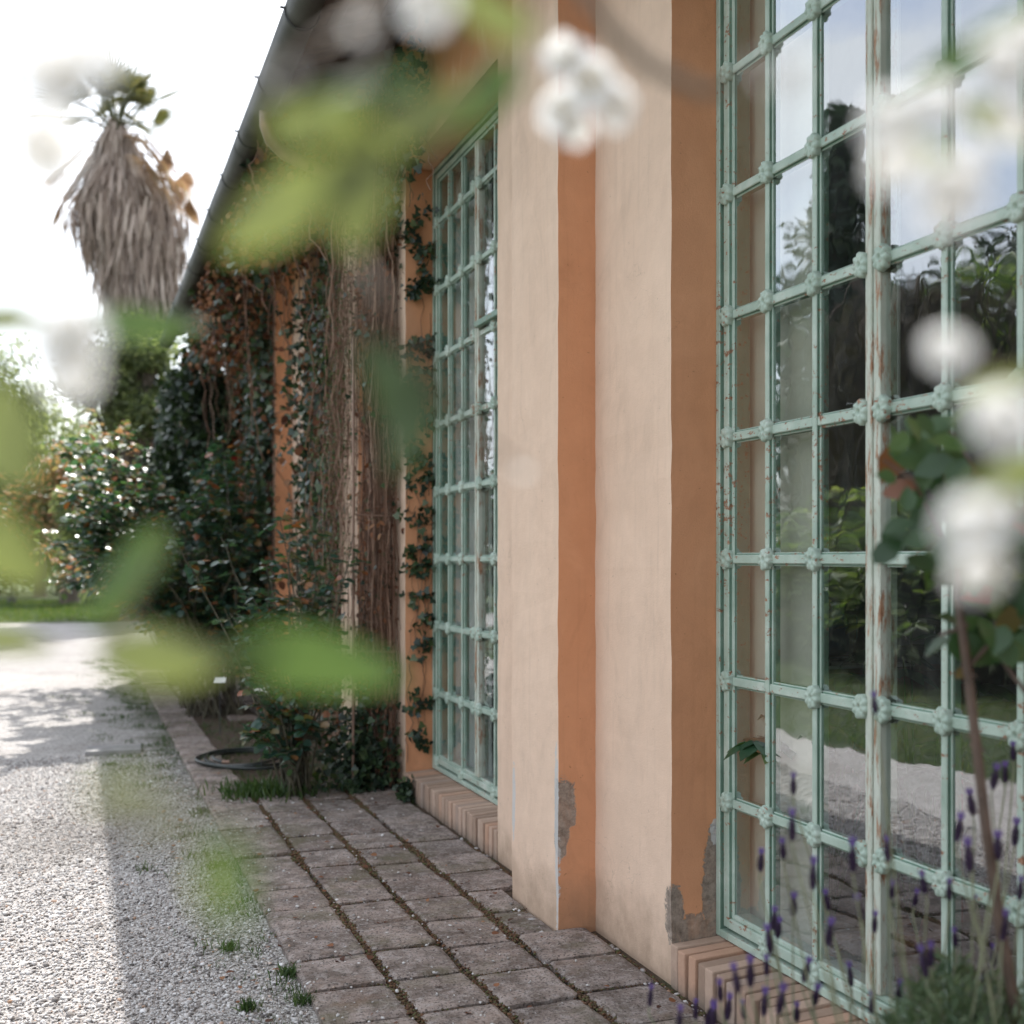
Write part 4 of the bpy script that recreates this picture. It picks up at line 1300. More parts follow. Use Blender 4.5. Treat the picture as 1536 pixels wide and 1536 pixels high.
cl = P(400, 1195, 7.75)
o = obj("grass_clump", mesh_np("grass_clump", *merge_np([tuft(700, (cl.x, cl.y + .05, 0), .14, .13, .13), tuft(200, (cl.x + .2, cl.y - .02, 0), .1, .08, .08)])), M_WEED)
tag(o, "green grass clump at the foot of the sparse rose bush", "grass clump")
small = [(432, 1462, "small grass tuft at the paving edge in the front gravel"), (345, 1425, "tiny grass tuft alone in the shaded gravel"), (372, 1515, "low grass tuft by the nearest paving corner"), (455, 1505, "grass tuft pressed against the nearest edge tiles"), (610, 1205, "dark leafy weed at the corner of the far brick sill")]
for (x, y, lb) in small:
    q = P(x, y, FPX * CAMH / (y - 838))
    h = .05 if "weed" not in lb else .13
    if "weed" in lb:
        n = 160; pp = np.array((q.x, q.y, .03)) + np.abs(RNG.normal(size=(n, 3))) * np.array((.025, .03, .05)) * RNG.choice([-1, 1], size=(n, 3)) * np.array((1, 1, 1)); pp[:, 2] = np.abs(pp[:, 2]) + .01; pp[:, 0] = np.minimum(pp[:, 0], 2.0)
        me = mesh_np("weed", *scatter(pp, rnd_dirs(n, (-.3, -.3, .5)), rnd_dirs(n, (-.5, -.5, .8)), U(.03, .05, n), 'ivy'))
        o = obj("weed", me, M_IVY)
    else:
        o = obj("grass_tuft", mesh_np("grass_tuft", *tuft(90, (q.x, q.y, 0), .018, .018, h)), M_WEED)
    tag(o, lb, "weed" if "weed" in lb else "grass tuft")

ch = []
for k in range(420):
    y = 3.6 + 16 * random.random() ** 1.1
    dens = 1.0 if 8.5 < y < 15 else .45
    if random.random() > dens: continue
    x = .76 - abs(random.gauss(0, .16 if y < 8 else .30)) + (.03 if random.random() < .3 else 0)
    ch.append(tuft(random.randint(10, 34), (x, y, -.004), .03 + .01 * y / 8, .04, random.uniform(.015, .045) * (1 + y * .03)))
for k in range(60):
    x = random.choice([1.07, 1.362, 1.668]); ch.append(tuft(random.randint(4, 12), (x + random.gauss(0, .008), 3.7 + random.random() * 4.1, .0), .007, .03, random.uniform(.012, .03)))
for k in range(140):
    ch.append(tuft(12, (random.uniform(.9, 2.0), random.uniform(7.9, 11.6), 0), .05, .05, random.uniform(.03, .08)))
o = obj("weeds", mesh_np("weeds", *merge_np(ch)), M_WEED); o['kind'] = 'stuff'

ico = bmesh.new(); bmesh.ops.create_icosphere(ico, subdivisions=1, radius=1.0); ico.verts.ensure_lookup_table()
IV = np.array([v.co[:] for v in ico.verts]); IF = np.array([[v.index for v in f.verts] for f in ico.faces]); ico.free()


def stones(pos, size, squash=(1, 1, .65), jit=.22):
    n = len(pos); k = len(IV)
    base = IV[None] * (1 + RNG.normal(size=(n, k, 1)) * jit)
    sc = size[:, None] * RNG.uniform(.7, 1.3, (n, 3)) * np.array(squash)
    v = base * sc[:, None, :]
    a = RNG.uniform(0, 6.28, n); c, s_ = np.cos(a)[:, None], np.sin(a)[:, None]
    v = np.stack([v[:, :, 0] * c - v[:, :, 1] * s_, v[:, :, 0] * s_ + v[:, :, 1] * c, v[:, :, 2]], -1)
    v += pos[:, None, :]
    F = IF[None] + (np.arange(n) * k)[:, None, None]
    return v.reshape(-1, 3), F.reshape(-1, 3)


parts = []
n = 46000                                   # the gravel nearest the camera, stone by stone
yy = 3.5 + 6.5 * RNG.random(n) ** 1.5
xx = -.75 + RNG.random(n) * 1.50 + RNG.normal(size=n) * .015
keep = (xx < .765 + .02 * np.sin(yy * 9)) & (xx > -.22 - .07 * (yy - 3.5))
xx, yy = xx[keep], yy[keep]
parts.append(stones(np.stack([xx, yy, np.full(len(xx), -.003)], 1), np.clip(RNG.lognormal(-5.5, .42, len(xx)), .0016, .013), (1, 1, .7), .30))
n = 520                                     # strays on the paving
px = .76 + np.abs(RNG.normal(size=n)) * .55; py = 3.6 + RNG.random(n) * 4.2
k = (px < 1.85); px, py = px[k], py[k]
parts.append(stones(np.stack([px, py, np.full(len(px), .0245)], 1), np.clip(RNG.lognormal(-5.3, .35, len(px)), .002, .011)))
n = 110                                     # and along the foot of the wall
py = 3.4 + RNG.random(n) * 2.9; px = np.where((py > 4.5) & (py < 5.15), 1.84, 2.0) - np.abs(RNG.normal(size=n)) * .04
parts.append(stones(np.stack([px, py, np.full(n, .010)], 1), np.clip(RNG.lognormal(-4.9, .4, n), .003, .016)))
o = obj("gravel_stones", mesh_np("gravel_stones", *merge_np(parts)), M_PEBBLE); o['kind'] = 'stuff'

parts = []
for xj in (1.07, 1.362, 1.668):
    n = 6200
    yy = 3.4 + RNG.random(n) * 4.6; wv = np.sin(yy * 2.3 + xj * 9) + np.sin(yy * 5.1 + xj)
    k = (wv + RNG.normal(size=n) * .7) > -.5; yy = yy[k]
    parts.append(stones(np.stack([xj + RNG.normal(size=len(yy)) * .0145, yy, .006 + RNG.random(len(yy)) * .012], 1), RNG.uniform(.0022, .0075, len(yy)), (1, 1, .7), .3))
n = 2600
k_ = RNG.integers(-2, 13, n); ci_ = RNG.integers(0, 4, n)
x_ = np.array(TX)[ci_] + RNG.random(n) * .3; y_ = 3.877 + .337 * k_ + RNG.normal(size=n) * .006 + np.array([0, .02, -.03, .015])[ci_]
kk = (np.sin(k_ * 3.1 + ci_ * 2.2) > -.2) & (x_ < 1.97); x_, y_ = x_[kk], y_[kk]
parts.append(stones(np.stack([x_, y_, np.full(len(x_), .013)], 1), RNG.uniform(.0018, .0045, len(x_)), (1, 1, .6), .3))
n = 1500
py = 3.5 + RNG.random(n) * 2.7; px = np.where((py > 4.5) & (py < 5.15), 1.84, 2.0) - np.abs(RNG.normal(size=n)) * .03
parts.append(stones(np.stack([px, py, np.full(n, .008)], 1), RNG.uniform(.002, .008, n), (1, 1, .6), .3))
o = obj("joint_moss", mesh_np("joint_moss", *merge_np(parts)), M_MOSS); o['kind'] = 'stuff'

# lawn grass
ch = []
n = 26000
xx = U(-7, 6, n); yy = 31.4 + 16 * RNG.random(n)
ch.append(scatter(np.stack([xx, yy, np.full(n, -.01)], 1), rnd_dirs(n, (0, 0, 1.5), .6), rnd_dirs(n, (0, -1, .3)), U(.06, .17, n), 'blade', U(.10, .25, n)))
n = 26000
yy = U(3, 18, n); xx = -1.55 - 5 * RNG.random(n) ** 1.4
ch.append(scatter(np.stack([xx, yy, np.full(n, -.01)], 1), rnd_dirs(n, (0, 0, 1.5), .6), rnd_dirs(n, (0, -1, .3)), U(.03, .09, n), 'blade', U(.05, .12, n)))
o = obj("lawn_grass", mesh_np("lawn_grass", *merge_np(ch)), M_GRASS); o['kind'] = 'stuff'

# ------------------------------------------------------------------ trees and hedges
def crown_cloud(clumps, size, kind, droop=0.0):
    ch = []
    for (c, r, n) in clumps:
        d = rnd_dirs(n); rad = RNG.random(n) ** .45
        a = RNG.uniform(0, 6.28, 3)
        lob = 1 + .25 * np.sin(d[:, 0] * 4 + a[0]) * np.sin(d[:, 1] * 4 + a[1]) + .15 * np.sin(d[:, 2] * 7 + a[2])
        p = np.array(c) + d * (rad * lob)[:, None] * np.array(r)
        ch.append(scatter(p, rnd_dirs(n, tuple(np.array((0, 0, -droop)))) + d * .5, rnd_dirs(n, (0, 0, .8)), U(size * .6, size * 1.2, n), kind))
    return merge_np(ch)


def tree(name, label, base, h, clumps, size, mat, kind='oval', tr=.16, droop=.3, cat="tree", limbs=True, bark=None):
    t = thing(name, base, label, cat)
    B = Vector(base); mb = MB()
    lean = Vector((random.uniform(-.2, .2), random.uniform(-.2, .2), 0))
    pts = [B + Vector((0, 0, -.05)), B + Vector((0, 0, .12)), B + lean * .3 + Vector((0, 0, h * .3)), B + lean * .8 + Vector((0, 0, h * .6)), B + lean + Vector((0, 0, h * .85))]
    mb.tube(pts, [tr * 1.6, tr * 1.15, tr, tr * .6, tr * .2], 10)
    if limbs:
        for (c, r, n) in clumps:
            c = Vector(c); s_ = pts[2].lerp(pts[3], random.random())
            mb.tube([s_, s_.lerp(c, .5) + Vector((0, 0, .15)), c], [tr * .45, tr * .28, tr * .1], 6)
            for q_ in range(4):
                e_ = c + Vector((random.uniform(-r[0], r[0]), random.uniform(-r[1], r[1]), random.uniform(-r[2], r[2]))) * .75
                mb.tube([s_.lerp(c, .7), s_.lerp(c, .8).lerp(e_, .5), e_], [tr * .16, tr * .1, tr * .03], 4)
    mb.build("trunk", bark or M_BARK, t)
    obj("crown", mesh_np("crown", *crown_cloud(clumps, size, kind, droop)), mat, t)
    return t


def clump_list(c, R3, r, n, m):
    out = []
    for k in range(m):
        d = rnd_dirs(1)[0] * (random.random() ** .4)
        rr = r * random.uniform(.7, 1.3)
        out.append((tuple(np.array(c) + d * np.array(R3)), (rr, rr, rr * .75), n))
    return out


g0 = lambda v: (v.x, v.y, 0)
# the garden at the end of the drive
b = P(105, 915, 41)
c = P(70, 700, 41)
tree("garden_tree", "small tree with orange young leaves and a dark trunk on the far lawn", g0(b), 5.2, clump_list(P(95, 745, 41), (2.4, 2, 2.0), 1.0, 600, 11) + clump_list(P(70, 835, 41), (1.8, 1, .5), .5, 300, 5), .19, M_AUTUMN, tr=.30)
tree("pale_tree", "tall pale green feathery tree behind the lawn at the left edge", g0(P(-10, 905, 52)), 10, clump_list(P(-10, 640, 50), (3.4, 2.4, 3.6), 1.2, 620, 22), .22, M_OLIVE, 'diamond', tr=.2, droop=.9)
tree("pale_tree", "rounded pale green tree standing right below the palm", g0(P(195, 905, 30)), 6.2, clump_list(P(190, 575, 30), (1.35, 1.2, 1.3), .72, 800, 16) + clump_list(P(165, 740, 31), (1.7, 1.2, 1.6), .75, 700, 14), .14, M_OLIVE, tr=.22)
tree("olive_tree", "grey green bushy tree between the orange leaved tree and the palm", g0(P(60, 905, 49)), 6.2, clump_list(P(70, 700, 48), (3.0, 2, 2.6), 1.15, 700, 20), .2, M_OLIVE, tr=.22)
tree("dark_tree", "dark leafy tree rising behind the far corner of the orangery", g0(P(255, 905, 33)), 7.5, clump_list(P(245, 640, 32), (1.3, 2, 2.7), 1.0, 800, 12), .17, M_DARKLEAF, tr=.22)
tree("broad_tree", "broad green tree beyond the end wall of the orangery", (5.5, 27, 0), 8.5, clump_list((5.0, 27, 5.0), (3.2, 2.5, 2.6), 1.3, 600, 12), .22, M_DARKLEAF, tr=.25)


def hedge(label, x0, x1, y0, y1, h, n, mat, size, name="hedge"):
    t = thing(name, ((x0 + x1) / 2, (y0 + y1) / 2, 0), label, "hedge")
    x = U(x0, x1, n); y = U(y0, y1, n); z = h * RNG.random(n) ** .6
    z *= 1 + .10 * np.sin(x * 1.9) + .07 * np.sin(x * 5.1 + 1)
    obj("foliage", mesh_np("foliage", *scatter(np.stack([x, y, z], 1), rnd_dirs(n, (0, -.3, .2)), rnd_dirs(n, (0, -.6, .8)), U(size * .6, size * 1.2, n), 'oval')), mat, t)
    mb = MB()
    for k in range(int((x1 - x0) / .8)):
        xx = x0 + .4 + k * .8; yy = (y0 + y1) / 2
        mb.tube([(xx, yy, -.03), (xx + random.uniform(-.1, .1), yy, h * .4), (xx + random.uniform(-.25, .25), yy + random.uniform(-.2, .2), h * .85)], [.05, .035, .01], 6)
    mb.build("stems", M_BARK, t)
    return t


hedge("long dark clipped hedge closing the far side of the lawn", -14, 14, 54, 56, 2.6, 15000, M_DARKLEAF, .25)
hedge("tall dark screen of shrubs behind the far hedge", -22, 22, 60, 63, 4.6, 15000, M_OLIVE, .38)
for (x, y, Z, r, lb) in ((200, 905, 33, .75, "low pale leafed shrub where the drive meets the lawn"), (236, 900, 31, .6, "small grey green shrub just left of the stone post"), (150, 912, 38, .6, "low green shrub to the right of the dark tree trunk")):
    q = P(x, 905, Z); t = thing("shrub", g0(q), lb, "shrub")
    obj("foliage", mesh_np("foliage", *crown_cloud([((q.x, q.y, r * .55), (r, r, r * .55), 1100), ((q.x + r * .7, q.y + .1, r * .4), (r * .7, r * .7, r * .4), 500)], .11, 'oval')), M_OLIVE, t)
    mb = MB()
    for k in range(6): mb.tube([(q.x, q.y, -.02), (q.x + random.uniform(-r, r) * .6, q.y + random.uniform(-r, r) * .6, r * .7)], [.02, .008], 5)
    mb.build("stems", M_BARK, t)

# ---- palm with its skirt of dead fronds
M_SKIRT = leaf_mat("dead_palm_frond", [(0, (0.22, 0.165, 0.135)), (0.4, (0.34, 0.265, 0.225)), (0.75, (0.45, 0.36, 0.31)), (1, (0.55, 0.46, 0.40))], 0.85, 0.15, warm=(1.1, .95, .8))
M_PALM = leaf_mat("palm_frond", [(0, (0.06, 0.07, 0.028)), (0.6, (0.11, 0.115, 0.045)), (1, (0.19, 0.17, 0.075))], 0.45, 0.3, warm=(1.1, 1.05, .65))
M_TAN = leaf_mat("tan_palm_frond", [(0, (0.24, 0.15, 0.09)), (0.5, (0.38, 0.25, 0.155)), (0.8, (0.46, 0.34, 0.22)), (1, (0.32, 0.26, 0.12))], 0.75, 0.3, warm=(1.1, 1.0, .85))
ZP = 34.0
pb = P(192, 800, ZP)
palm = thing("fan_palm", (pb.x, pb.y, 0), "tall fan palm with a thick skirt of dead grey brown fronds", "palm")
S = ZP / FPX                                     # metres per photo pixel at the palm
zt = P(175, 185, ZP).z
mb = MB()
tp = P(175, 200, ZP); tb = P(205, 460, ZP)
mb.tube([(tb.x, tb.y, -.1), (tb.x, tb.y, tb.z), (tp.x, tp.y, tp.z)], [.42, .38, .26], 14); mb.build("trunk", M_BARK, palm)
prof = [(200, 174, 13), (220, 174, 26), (245, 176, 40), (275, 180, 58), (305, 186, 84), (335, 191, 94), (365, 197, 88), (395, 203, 76), (425, 207, 66), (455, 208, 58), (490, 208, 50)]
ch = []
for i in range(len(prof) - 1):
    (ya, ca_, ra), (yb_, cb_, rb) = prof[i], prof[i + 1]
    n = 620 if i > 2 else 260
    f = RNG.random(n); y = ya + (yb_ - ya) * f; cx = ca_ + (cb_ - ca_) * f
    an = RNG.uniform(0, 6.28, n)
    clump = 1 + .14 * np.sin(an * 7 + i * 2) * np.sin(y * .06)
    rad = (ra + (rb - ra) * f) * S * RNG.uniform(.55, 1.0, n) * clump
    C = np.array([tuple(P(x_, y_, ZP)) for x_, y_ in zip(cx, y)])
    off = np.stack([np.cos(an) * rad, np.sin(an) * rad, np.zeros(n)], 1)
    ln = U(.45, 1.25, n)
    pos = C + off * (.9 if i > 4 else .78); pos[:, 2] += ln * .42
    dr = np.stack([np.cos(an) * .10, np.sin(an) * .10, -np.ones(n)], 1) + RNG.normal(size=(n, 3)) * .10
    if i < 4: dr += off * .40
    else: dr -= off * .10
    ch.append(scatter(pos, dr, np.stack([np.cos(an), np.sin(an), .2 + 0 * an], 1) + RNG.normal(size=(n, 3)) * .6, ln, 'strip', U(.18, .55, n)))
sk = merge_np(ch)
obj("dead_frond_skirt", mesh_np("dead_frond_skirt", *sk), M_SKIRT, palm)


def fan_frond(hub, direction, L_, fan, mat, droop, nb=24, arc=3.3):
    mb = MB()
    d = Vector(direction).normalized()
    e_ = hub + d * L_ + Vector((0, 0, -droop * L_ * .35))
    m_ = hub + d * L_ * .5 + Vector((0, 0, .05 * L_))
    mb.tube([hub, m_, e_], [.035, .028, .02], 5)
    out = (e_ - m_).normalized()
    sd = out.cross(Vector((.1, .3, 1))).normalized(); sd = (sd * math.cos(1.1 * (q0 := random.uniform(-1, 1))) + out.cross(sd) * math.sin(1.1 * q0)).normalized()
    nrm = out.cross(sd)
    for k in range(nb):
        a = (k / (nb - 1) - .5) * arc
        v = out * math.cos(a) + sd * math.sin(a)
        s2 = (sd * math.cos(a) - out * math.sin(a))
        l = fan * (1 - .22 * abs(a) / (arc / 2)) * random.uniform(.88, 1.08)
        w_ = l * .024
        p1 = e_ + v * l * .34; p2 = e_ + v * l * .68 + Vector((0, 0, -droop * l * .12)); p3 = e_ + v * l + Vector((0, 0, -droop * l * .38))
        b_ = len(mb.v)
        mb.v += [tuple(e_), tuple(p1 - s2 * w_ + nrm * .01), tuple(p2 - s2 * w_ * .55), tuple(p3), tuple(p2 + s2 * w_ * .55), tuple(p1 + s2 * w_ - nrm * .01)]
        mb.face((b_, b_ + 1, b_ + 2, b_ + 4)); mb.face((b_, b_ + 4, b_ + 5)) ; mb.face((b_ + 2, b_ + 3, b_ + 4))
    mb.build("frond", mat, palm)


hub = P(176, 195, ZP)
rgt = Vector((CA, -SA, 0))
for k in range(40):
    if k < 26:
        az = k * 2.39996 + random.uniform(-.2, .2); el = R(random.uniform(2, 84)); mt_, dr_ = M_PALM, random.uniform(.15, .5)
        pl_, fl_ = random.uniform(1.1, 1.75), random.uniform(1.05, 1.4)
    else:       # the dying fronds fold down, most of them on the right
        sgn = 1 if k % 4 else -1
        az = math.atan2(rgt.y * sgn, rgt.x * sgn) + random.uniform(-.9, .9); el = R(random.uniform(-42, 22)); mt_, dr_ = M_TAN, random.uniform(.8, 1.7)
        pl_, fl_ = random.uniform(1.2, 1.9), random.uniform(.8, 1.15)
    dv = Vector((math.cos(az) * math.cos(el), math.sin(az) * math.cos(el), math.sin(el)))
    fan_frond(hub + Vector((0, 0, -.1 - (.4 * random.random() if k >= 26 else 0))) + dv * .1, dv, pl_, fl_, mt_, dr_)

# ---- trees across the drive, seen mirrored in the window panes
XG = 2.2385
def PR(x, y, Z):
    v = P(x, y, Z); return Vector((2 * XG - v.x, v.y, v.z))


q = PR(1258, 838, 25)
tree("conifer", "dark open conifer across the drive, mirrored in the panes left of the mullion", g0(q), 10.5, [((q.x + random.uniform(-.9, .9) * (1.1 - z / 11), q.y + random.uniform(-.9, .9) * (1.1 - z / 11), z), ((1.5 - z * .1), (1.5 - z * .1), .55), 420) for z in np.arange(2.2, 10.6, .55)], .26, M_CONIFER, 'diamond', tr=.24, droop=.5)
q = PR(1190, 838, 33)
tree("conifer", "slender conifer across the drive, mirrored beside the grey blind", g0(q), 9.5, [((q.x + random.uniform(-.6, .6), q.y + random.uniform(-.6, .6), z), ((1.3 - z * .08), (1.3 - z * .08), .6), 380) for z in np.arange(1.8, 9.4, .6)], .26, M_CONIFER, 'diamond', tr=.22, droop=.5)
q = PR(1385, 838, 21)
dt = thing("weeping_tree", g0(q), "brown weeping tree across the drive, mirrored in the panes right of the mullion", "tree")
mb = MB(); mb.tube([(q.x, q.y, -.05), (q.x, q.y, 2.5), (q.x + .2, q.y, 6)], [.3, .22, .1], 10)
for k in range(16):
    a = random.uniform(0, 6.28); l = random.uniform(.8, 2.2)
    mb.tube([(q.x + .1, q.y, random.uniform(3.5, 6)), (q.x + l * .6 * math.cos(a), q.y + l * .6 * math.sin(a), random.uniform(5.6, 6.6)), (q.x + l * math.cos(a), q.y + l * math.sin(a), random.uniform(4.8, 5.8))], [.09, .06, .03], 6)
mb.build("trunk", M_BARK, dt)
M_WEEP = leaf_mat('weeping_foliage', [(0, (0.02, 0.016, 0.012)), (0.6, (0.05, 0.04, 0.028)), (1, (0.09, 0.075, 0.05))], .7, .2)
n = 6500
a = U(0, 6.28, n); l = 2.3 * RNG.random(n) ** .5; z = 6.6 - 1.0 * (l / 2.3) ** 2 - 4.2 * RNG.random(n) ** 1.2
ch = scatter(np.stack([q.x + l * np.cos(a), q.y + l * np.sin(a), z], 1), rnd_dirs(n, (0, 0, -4), .7), rnd_dirs(n), U(.25, .6, n), 'strip', U(.10, .22, n))
obj("crown", mesh_np("crown", *ch), M_WEEP, dt)
q = PR(1500, 838, 22)
tree("round_tree", "round green tree across the drive, mirrored near the right edge of the window", g0(q), 7.0, clump_list((q.x, q.y, 5.2), (1.6, 1.6, 1.5), .9, 520, 10), .17, M_HEDGE, tr=.2)
q = PR(1320, 838, 36)
tree("broad_tree", "tall dark tree far across the drive behind the weeping tree", g0(q), 12.0, clump_list((q.x, q.y, 7.2), (3.2, 3.0, 4.2), 1.3, 520, 13), .26, M_DARKLEAF, tr=.26)
q = PR(1470, 838, 34)
tree("broad_tree", "tall dark tree far across the drive behind the round tree", g0(q), 11.0, clump_list((q.x, q.y, 6.8), (3.4, 3.0, 3.8), 1.3, 520, 13), .26, M_DARKLEAF, tr=.26)
q = PR(1600, 838, 30)
tree("broad_tree", "spreading dark tree across the drive nearest the camera side", g0(q), 7.5, clump_list((q.x, q.y, 4.4), (2.8, 3.2, 2.4), 1.3, 500, 12), .24, M_DARKLEAF, tr=.26)
for k, (x, Z, h) in enumerate(((1130, 21, 2.3), (1185, 18.5, 2.0), (1245, 17, 2.4), (1310, 16, 2.1), (1375, 15.2, 2.5), (1440, 14.6, 2.2), (1510, 14, 2.4), (1590, 13.2, 2.3))):
    q = PR(x, 838, Z); lbs = ["first from the far end", "second from the far end", "third from the far end", "fourth from the far end", "fourth from the near end", "third from the near end", "second from the near end", "nearest the camera"]
    t = thing("fern_shrub", g0(q), "feathery green shrub in the row across the drive, " + lbs[k], "shrub", "feathery shrubs in a row across the drive")
    st_ = MB(); ch = []
    for j in range(60):
        a = random.uniform(0, 6.28); hh = h * random.uniform(.35, 1.0); l = random.uniform(.25, 1.15)
        p0 = Vector((q.x + random.uniform(-.3, .3), q.y + random.uniform(-.3, .3), 0)); p2 = p0 + Vector((l * math.cos(a), l * math.sin(a), hh)); p1 = p0.lerp(p2, .5) + Vector((0, 0, .25)); p3 = p2 + Vector((.35 * math.cos(a), .35 * math.sin(a), -.12))
        st_.tube([p0, p1, p2, p3], [.014, .01, .006, .003], 4)
        m = 34; f = RNG.uniform(.25, 1.0, m); pp = np.array([tuple(p1.lerp(p2, u * 1.5) if u < .66 else p2.lerp(p3, (u - .66) * 3)) for u in f])
        sdv = np.array((-math.sin(a), math.cos(a), 0)); sg = RNG.choice([-1, 1], m)[:, None]
        ch.append(scatter(pp, sdv[None] * sg + rnd_dirs(m) * .35 + np.array((math.cos(a), math.sin(a), -.25)) * .6, rnd_dirs(m, (0, 0, 2)), U(.12, .26, m), 'diamond', U(.08, .16, m)))
    st_.build("stems", M_BARKG, t)
    obj("foliage", mesh_np("foliage", *merge_np(ch)), M_HEDGE, t)

# ------------------------------------------------------------------ lavender in front of the nearest window
M_LAVF = leaf_mat("lavender_leaf", [(0, (0.045, 0.08, 0.04)), (0.6, (0.10, 0.15, 0.08)), (1, (0.16, 0.20, 0.12))], 0.55, 0.25)
M_LAVS = plain("lavender_stem", (0.17, 0.18, 0.11), .7, .3, 20)
M_LAVH = leaf_mat("lavender_head", [(0, (0.018, 0.010, 0.02)), (0.6, (0.032, 0.015, 0.042)), (1, (0.07, 0.04, 0.11))], .6, .1, warm=(1, .8, 1.2))
M_LAVB = leaf_mat("lavender_bract", [(0, (0.10, 0.065, 0.20)), (1, (0.17, 0.115, 0.30))], .55, .35, warm=(1, .8, 1.3))
lav = thing("lavender", (1.5, 1.75, 0), "bushy lavender with purple flower heads below the nearest window", "lavender")
heads = [(545, 510), (540, 690), (500, 790), (405, 840), (630, 900), (800, 820), (895, 165), (950, 790), (970, 965), (1070, 1000), (1105, 935), (1215, 965), (1310, 590), (1255, 700), (1300, 820), (1410, 480), (1455, 460), (1490, 370), (1500, 720), (1325, 1025), (830, 1045), (895, 1105), (700, 1150), (690, 1010), (545, 1030), (480, 1130), (460, 1090), (430, 1290), (440, 1180), (360, 1320), (300, 1350), (230, 1400), (600, 1310), (790, 1330), (1105, 1275), (1135, 1245), (1240, 1170), (1405, 1250), (1340, 1390), (330, 1480), (265, 1470), (420, 1450), (490, 1440), (560, 1490), (1425, 780), (125, 1480), (55, 1520), (-70, 1420), (200, 1510), (1180, 1430), (1000, 1400), (880, 1450), (1450, 1120), (1520, 960), (185, 1500), (640, 1420)]
sd = MB(); hm = None; hpts = []
for (hx, hy) in heads:
    hp = P(1000 + hx / 2.866, 1000 + hy / 2.866, random.uniform(2.05, 2.6))
    ax = Vector((random.gauss(0, .14), random.gauss(0, .14), 1)).normalized()
    f0 = Vector((1.48 + random.gauss(0, .13), 1.75 + random.gauss(0, .13), .05))
    f0 = f0.lerp(Vector((hp.x, hp.y, .05)), .45)
    mid = f0.lerp(hp, .62) + Vector((random.gauss(0, .02), random.gauss(0, .02), -.02))
    sd.tube([f0, f0.lerp(mid, .5), mid, hp - ax * .035, hp - ax * .018], [.0030, .0026, .0022, .0018, .0016], 5)
    hpts.append((hp, ax))
sd.build("stems", M_LAVS, lav)
hb = MB()
for ring in range(7):
    z = -.020 + ring * .0055; rr_ = (.0045, .0062, .0068, .0068, .0064, .0055, .0035)[ring]
    for k in range(8):
        a = k * math.pi / 4 + ring * .4; o_ = Vector((math.cos(a), math.sin(a), 0)); s_ = Vector((-o_.y, o_.x, 0))
        c_ = o_ * rr_ * .55 + Vector((0, 0, z)); b_ = len(hb.v)
        for pt in (c_ - Vector((0, 0, .003)), c_ + o_ * rr_ * .55 - s_ * .0025, c_ + o_ * rr_ * .75 + Vector((0, 0, .006)), c_ + o_ * rr_ * .55 + s_ * .0025): hb.v.append(tuple(pt))
        hb.face((b_, b_ + 1, b_ + 2, b_ + 3))
hb.tube([(0, 0, -.022), (0, 0, 0), (0, 0, .018)], [.0035, .0055, .003], 8)
bb = MB()
for k in range(6):
    a = k * math.pi / 3; o_ = Vector((math.cos(a), math.sin(a), 0)); s_ = Vector((-o_.y, o_.x, 0)); c_ = Vector((0, 0, .014)); b_ = len(bb.v)
    for pt in (c_ + o_ * .002, c_ + o_ * .006 - s_ * .004 + Vector((0, 0, .010)), c_ + o_ * .008 + Vector((0, 0, .021)), c_ + o_ * .006 + s_ * .004 + Vector((0, 0, .010))): bb.v.append(tuple(pt))
    bb.face((b_, b_ + 1, b_ + 2, b_ + 3))
hme = bme = None
for (hp, ax) in hpts:
    if hme is None:
        h_ = hb.build("flower_head", M_LAVH, lav); hme = h_.data; q_ = bb.build("bract", M_LAVB, h_); bme = q_.data
    else:
        h_ = obj("flower_head", hme, None, lav); q_ = obj("bract", bme, None, h_)
    q_.matrix_parent_inverse = Matrix.Identity(4)
    h_.location = hp; h_.rotation_euler = ax.to_track_quat('Z', 'Y').to_euler(); s_ = random.uniform(.70, 1.0); h_.scale = (s_, s_, s_ * random.uniform(.9, 1.25))
n = 26000
cx = 1.50 + RNG.normal(size=n) * .24; cy_ = 1.78 + RNG.normal(size=n) * .22
top = .79 - .55 * ((cx - 1.55) ** 2 + (cy_ - 1.75) ** 2) / .18 + .05 * np.sin(cx * 23) * np.sin(cy_ * 19)
z = np.clip(top, .05, .9) * (RNG.random(n) ** .45)
k = (cx < 2.0); cx, cy_, z = cx[k], cy_[k], z[k]
obj("foliage", mesh_np("foliage", *scatter(np.stack([cx, cy_, z], 1), rnd_dirs(len(cx), (0, 0, 1.3)), rnd_dirs(len(cx)), U(.018, .045, len(cx)), 'diamond', U(.007, .016, len(cx)))), M_LAVF, lav)

# ------------------------------------------------------------------ rose stem at the right edge
M_ROSE2 = leaf_mat("green_rose_leaf", [(0, (0.02, 0.05, 0.018)), (0.55, (0.045, 0.095, 0.035)), (0.85, (0.075, 0.13, 0.045)), (0.93, (0.16, 0.07, 0.03)), (1, (0.28, 0.05, 0.025))], 0.38, 0.3)
M_CANE = plain("brown_rose_cane", (0.085, 0.055, 0.04), .6, .35, 25)
rt = thing("climbing_rose", (1.42, 1.5, 0), "tall brown rose stem with broad green leaves at the right edge before the window", "rose bush")
mb = MB()
ZR = 2.15
main = [Vector((P(1535, 1560, ZR).x, P(1535, 1560, ZR).y, 0)), P(1528, 1540, ZR), P(1500, 1390, ZR), P(1480, 1250, ZR), P(1460, 1080, ZR), P(1448, 980, ZR), P(1436, 890, ZR), P(1440, 800, ZR), P(1450, 720, ZR)]
mb.tube(main, [.011, .0105, .010, .0095, .009, .0085, .0075, .006, .004], 10)
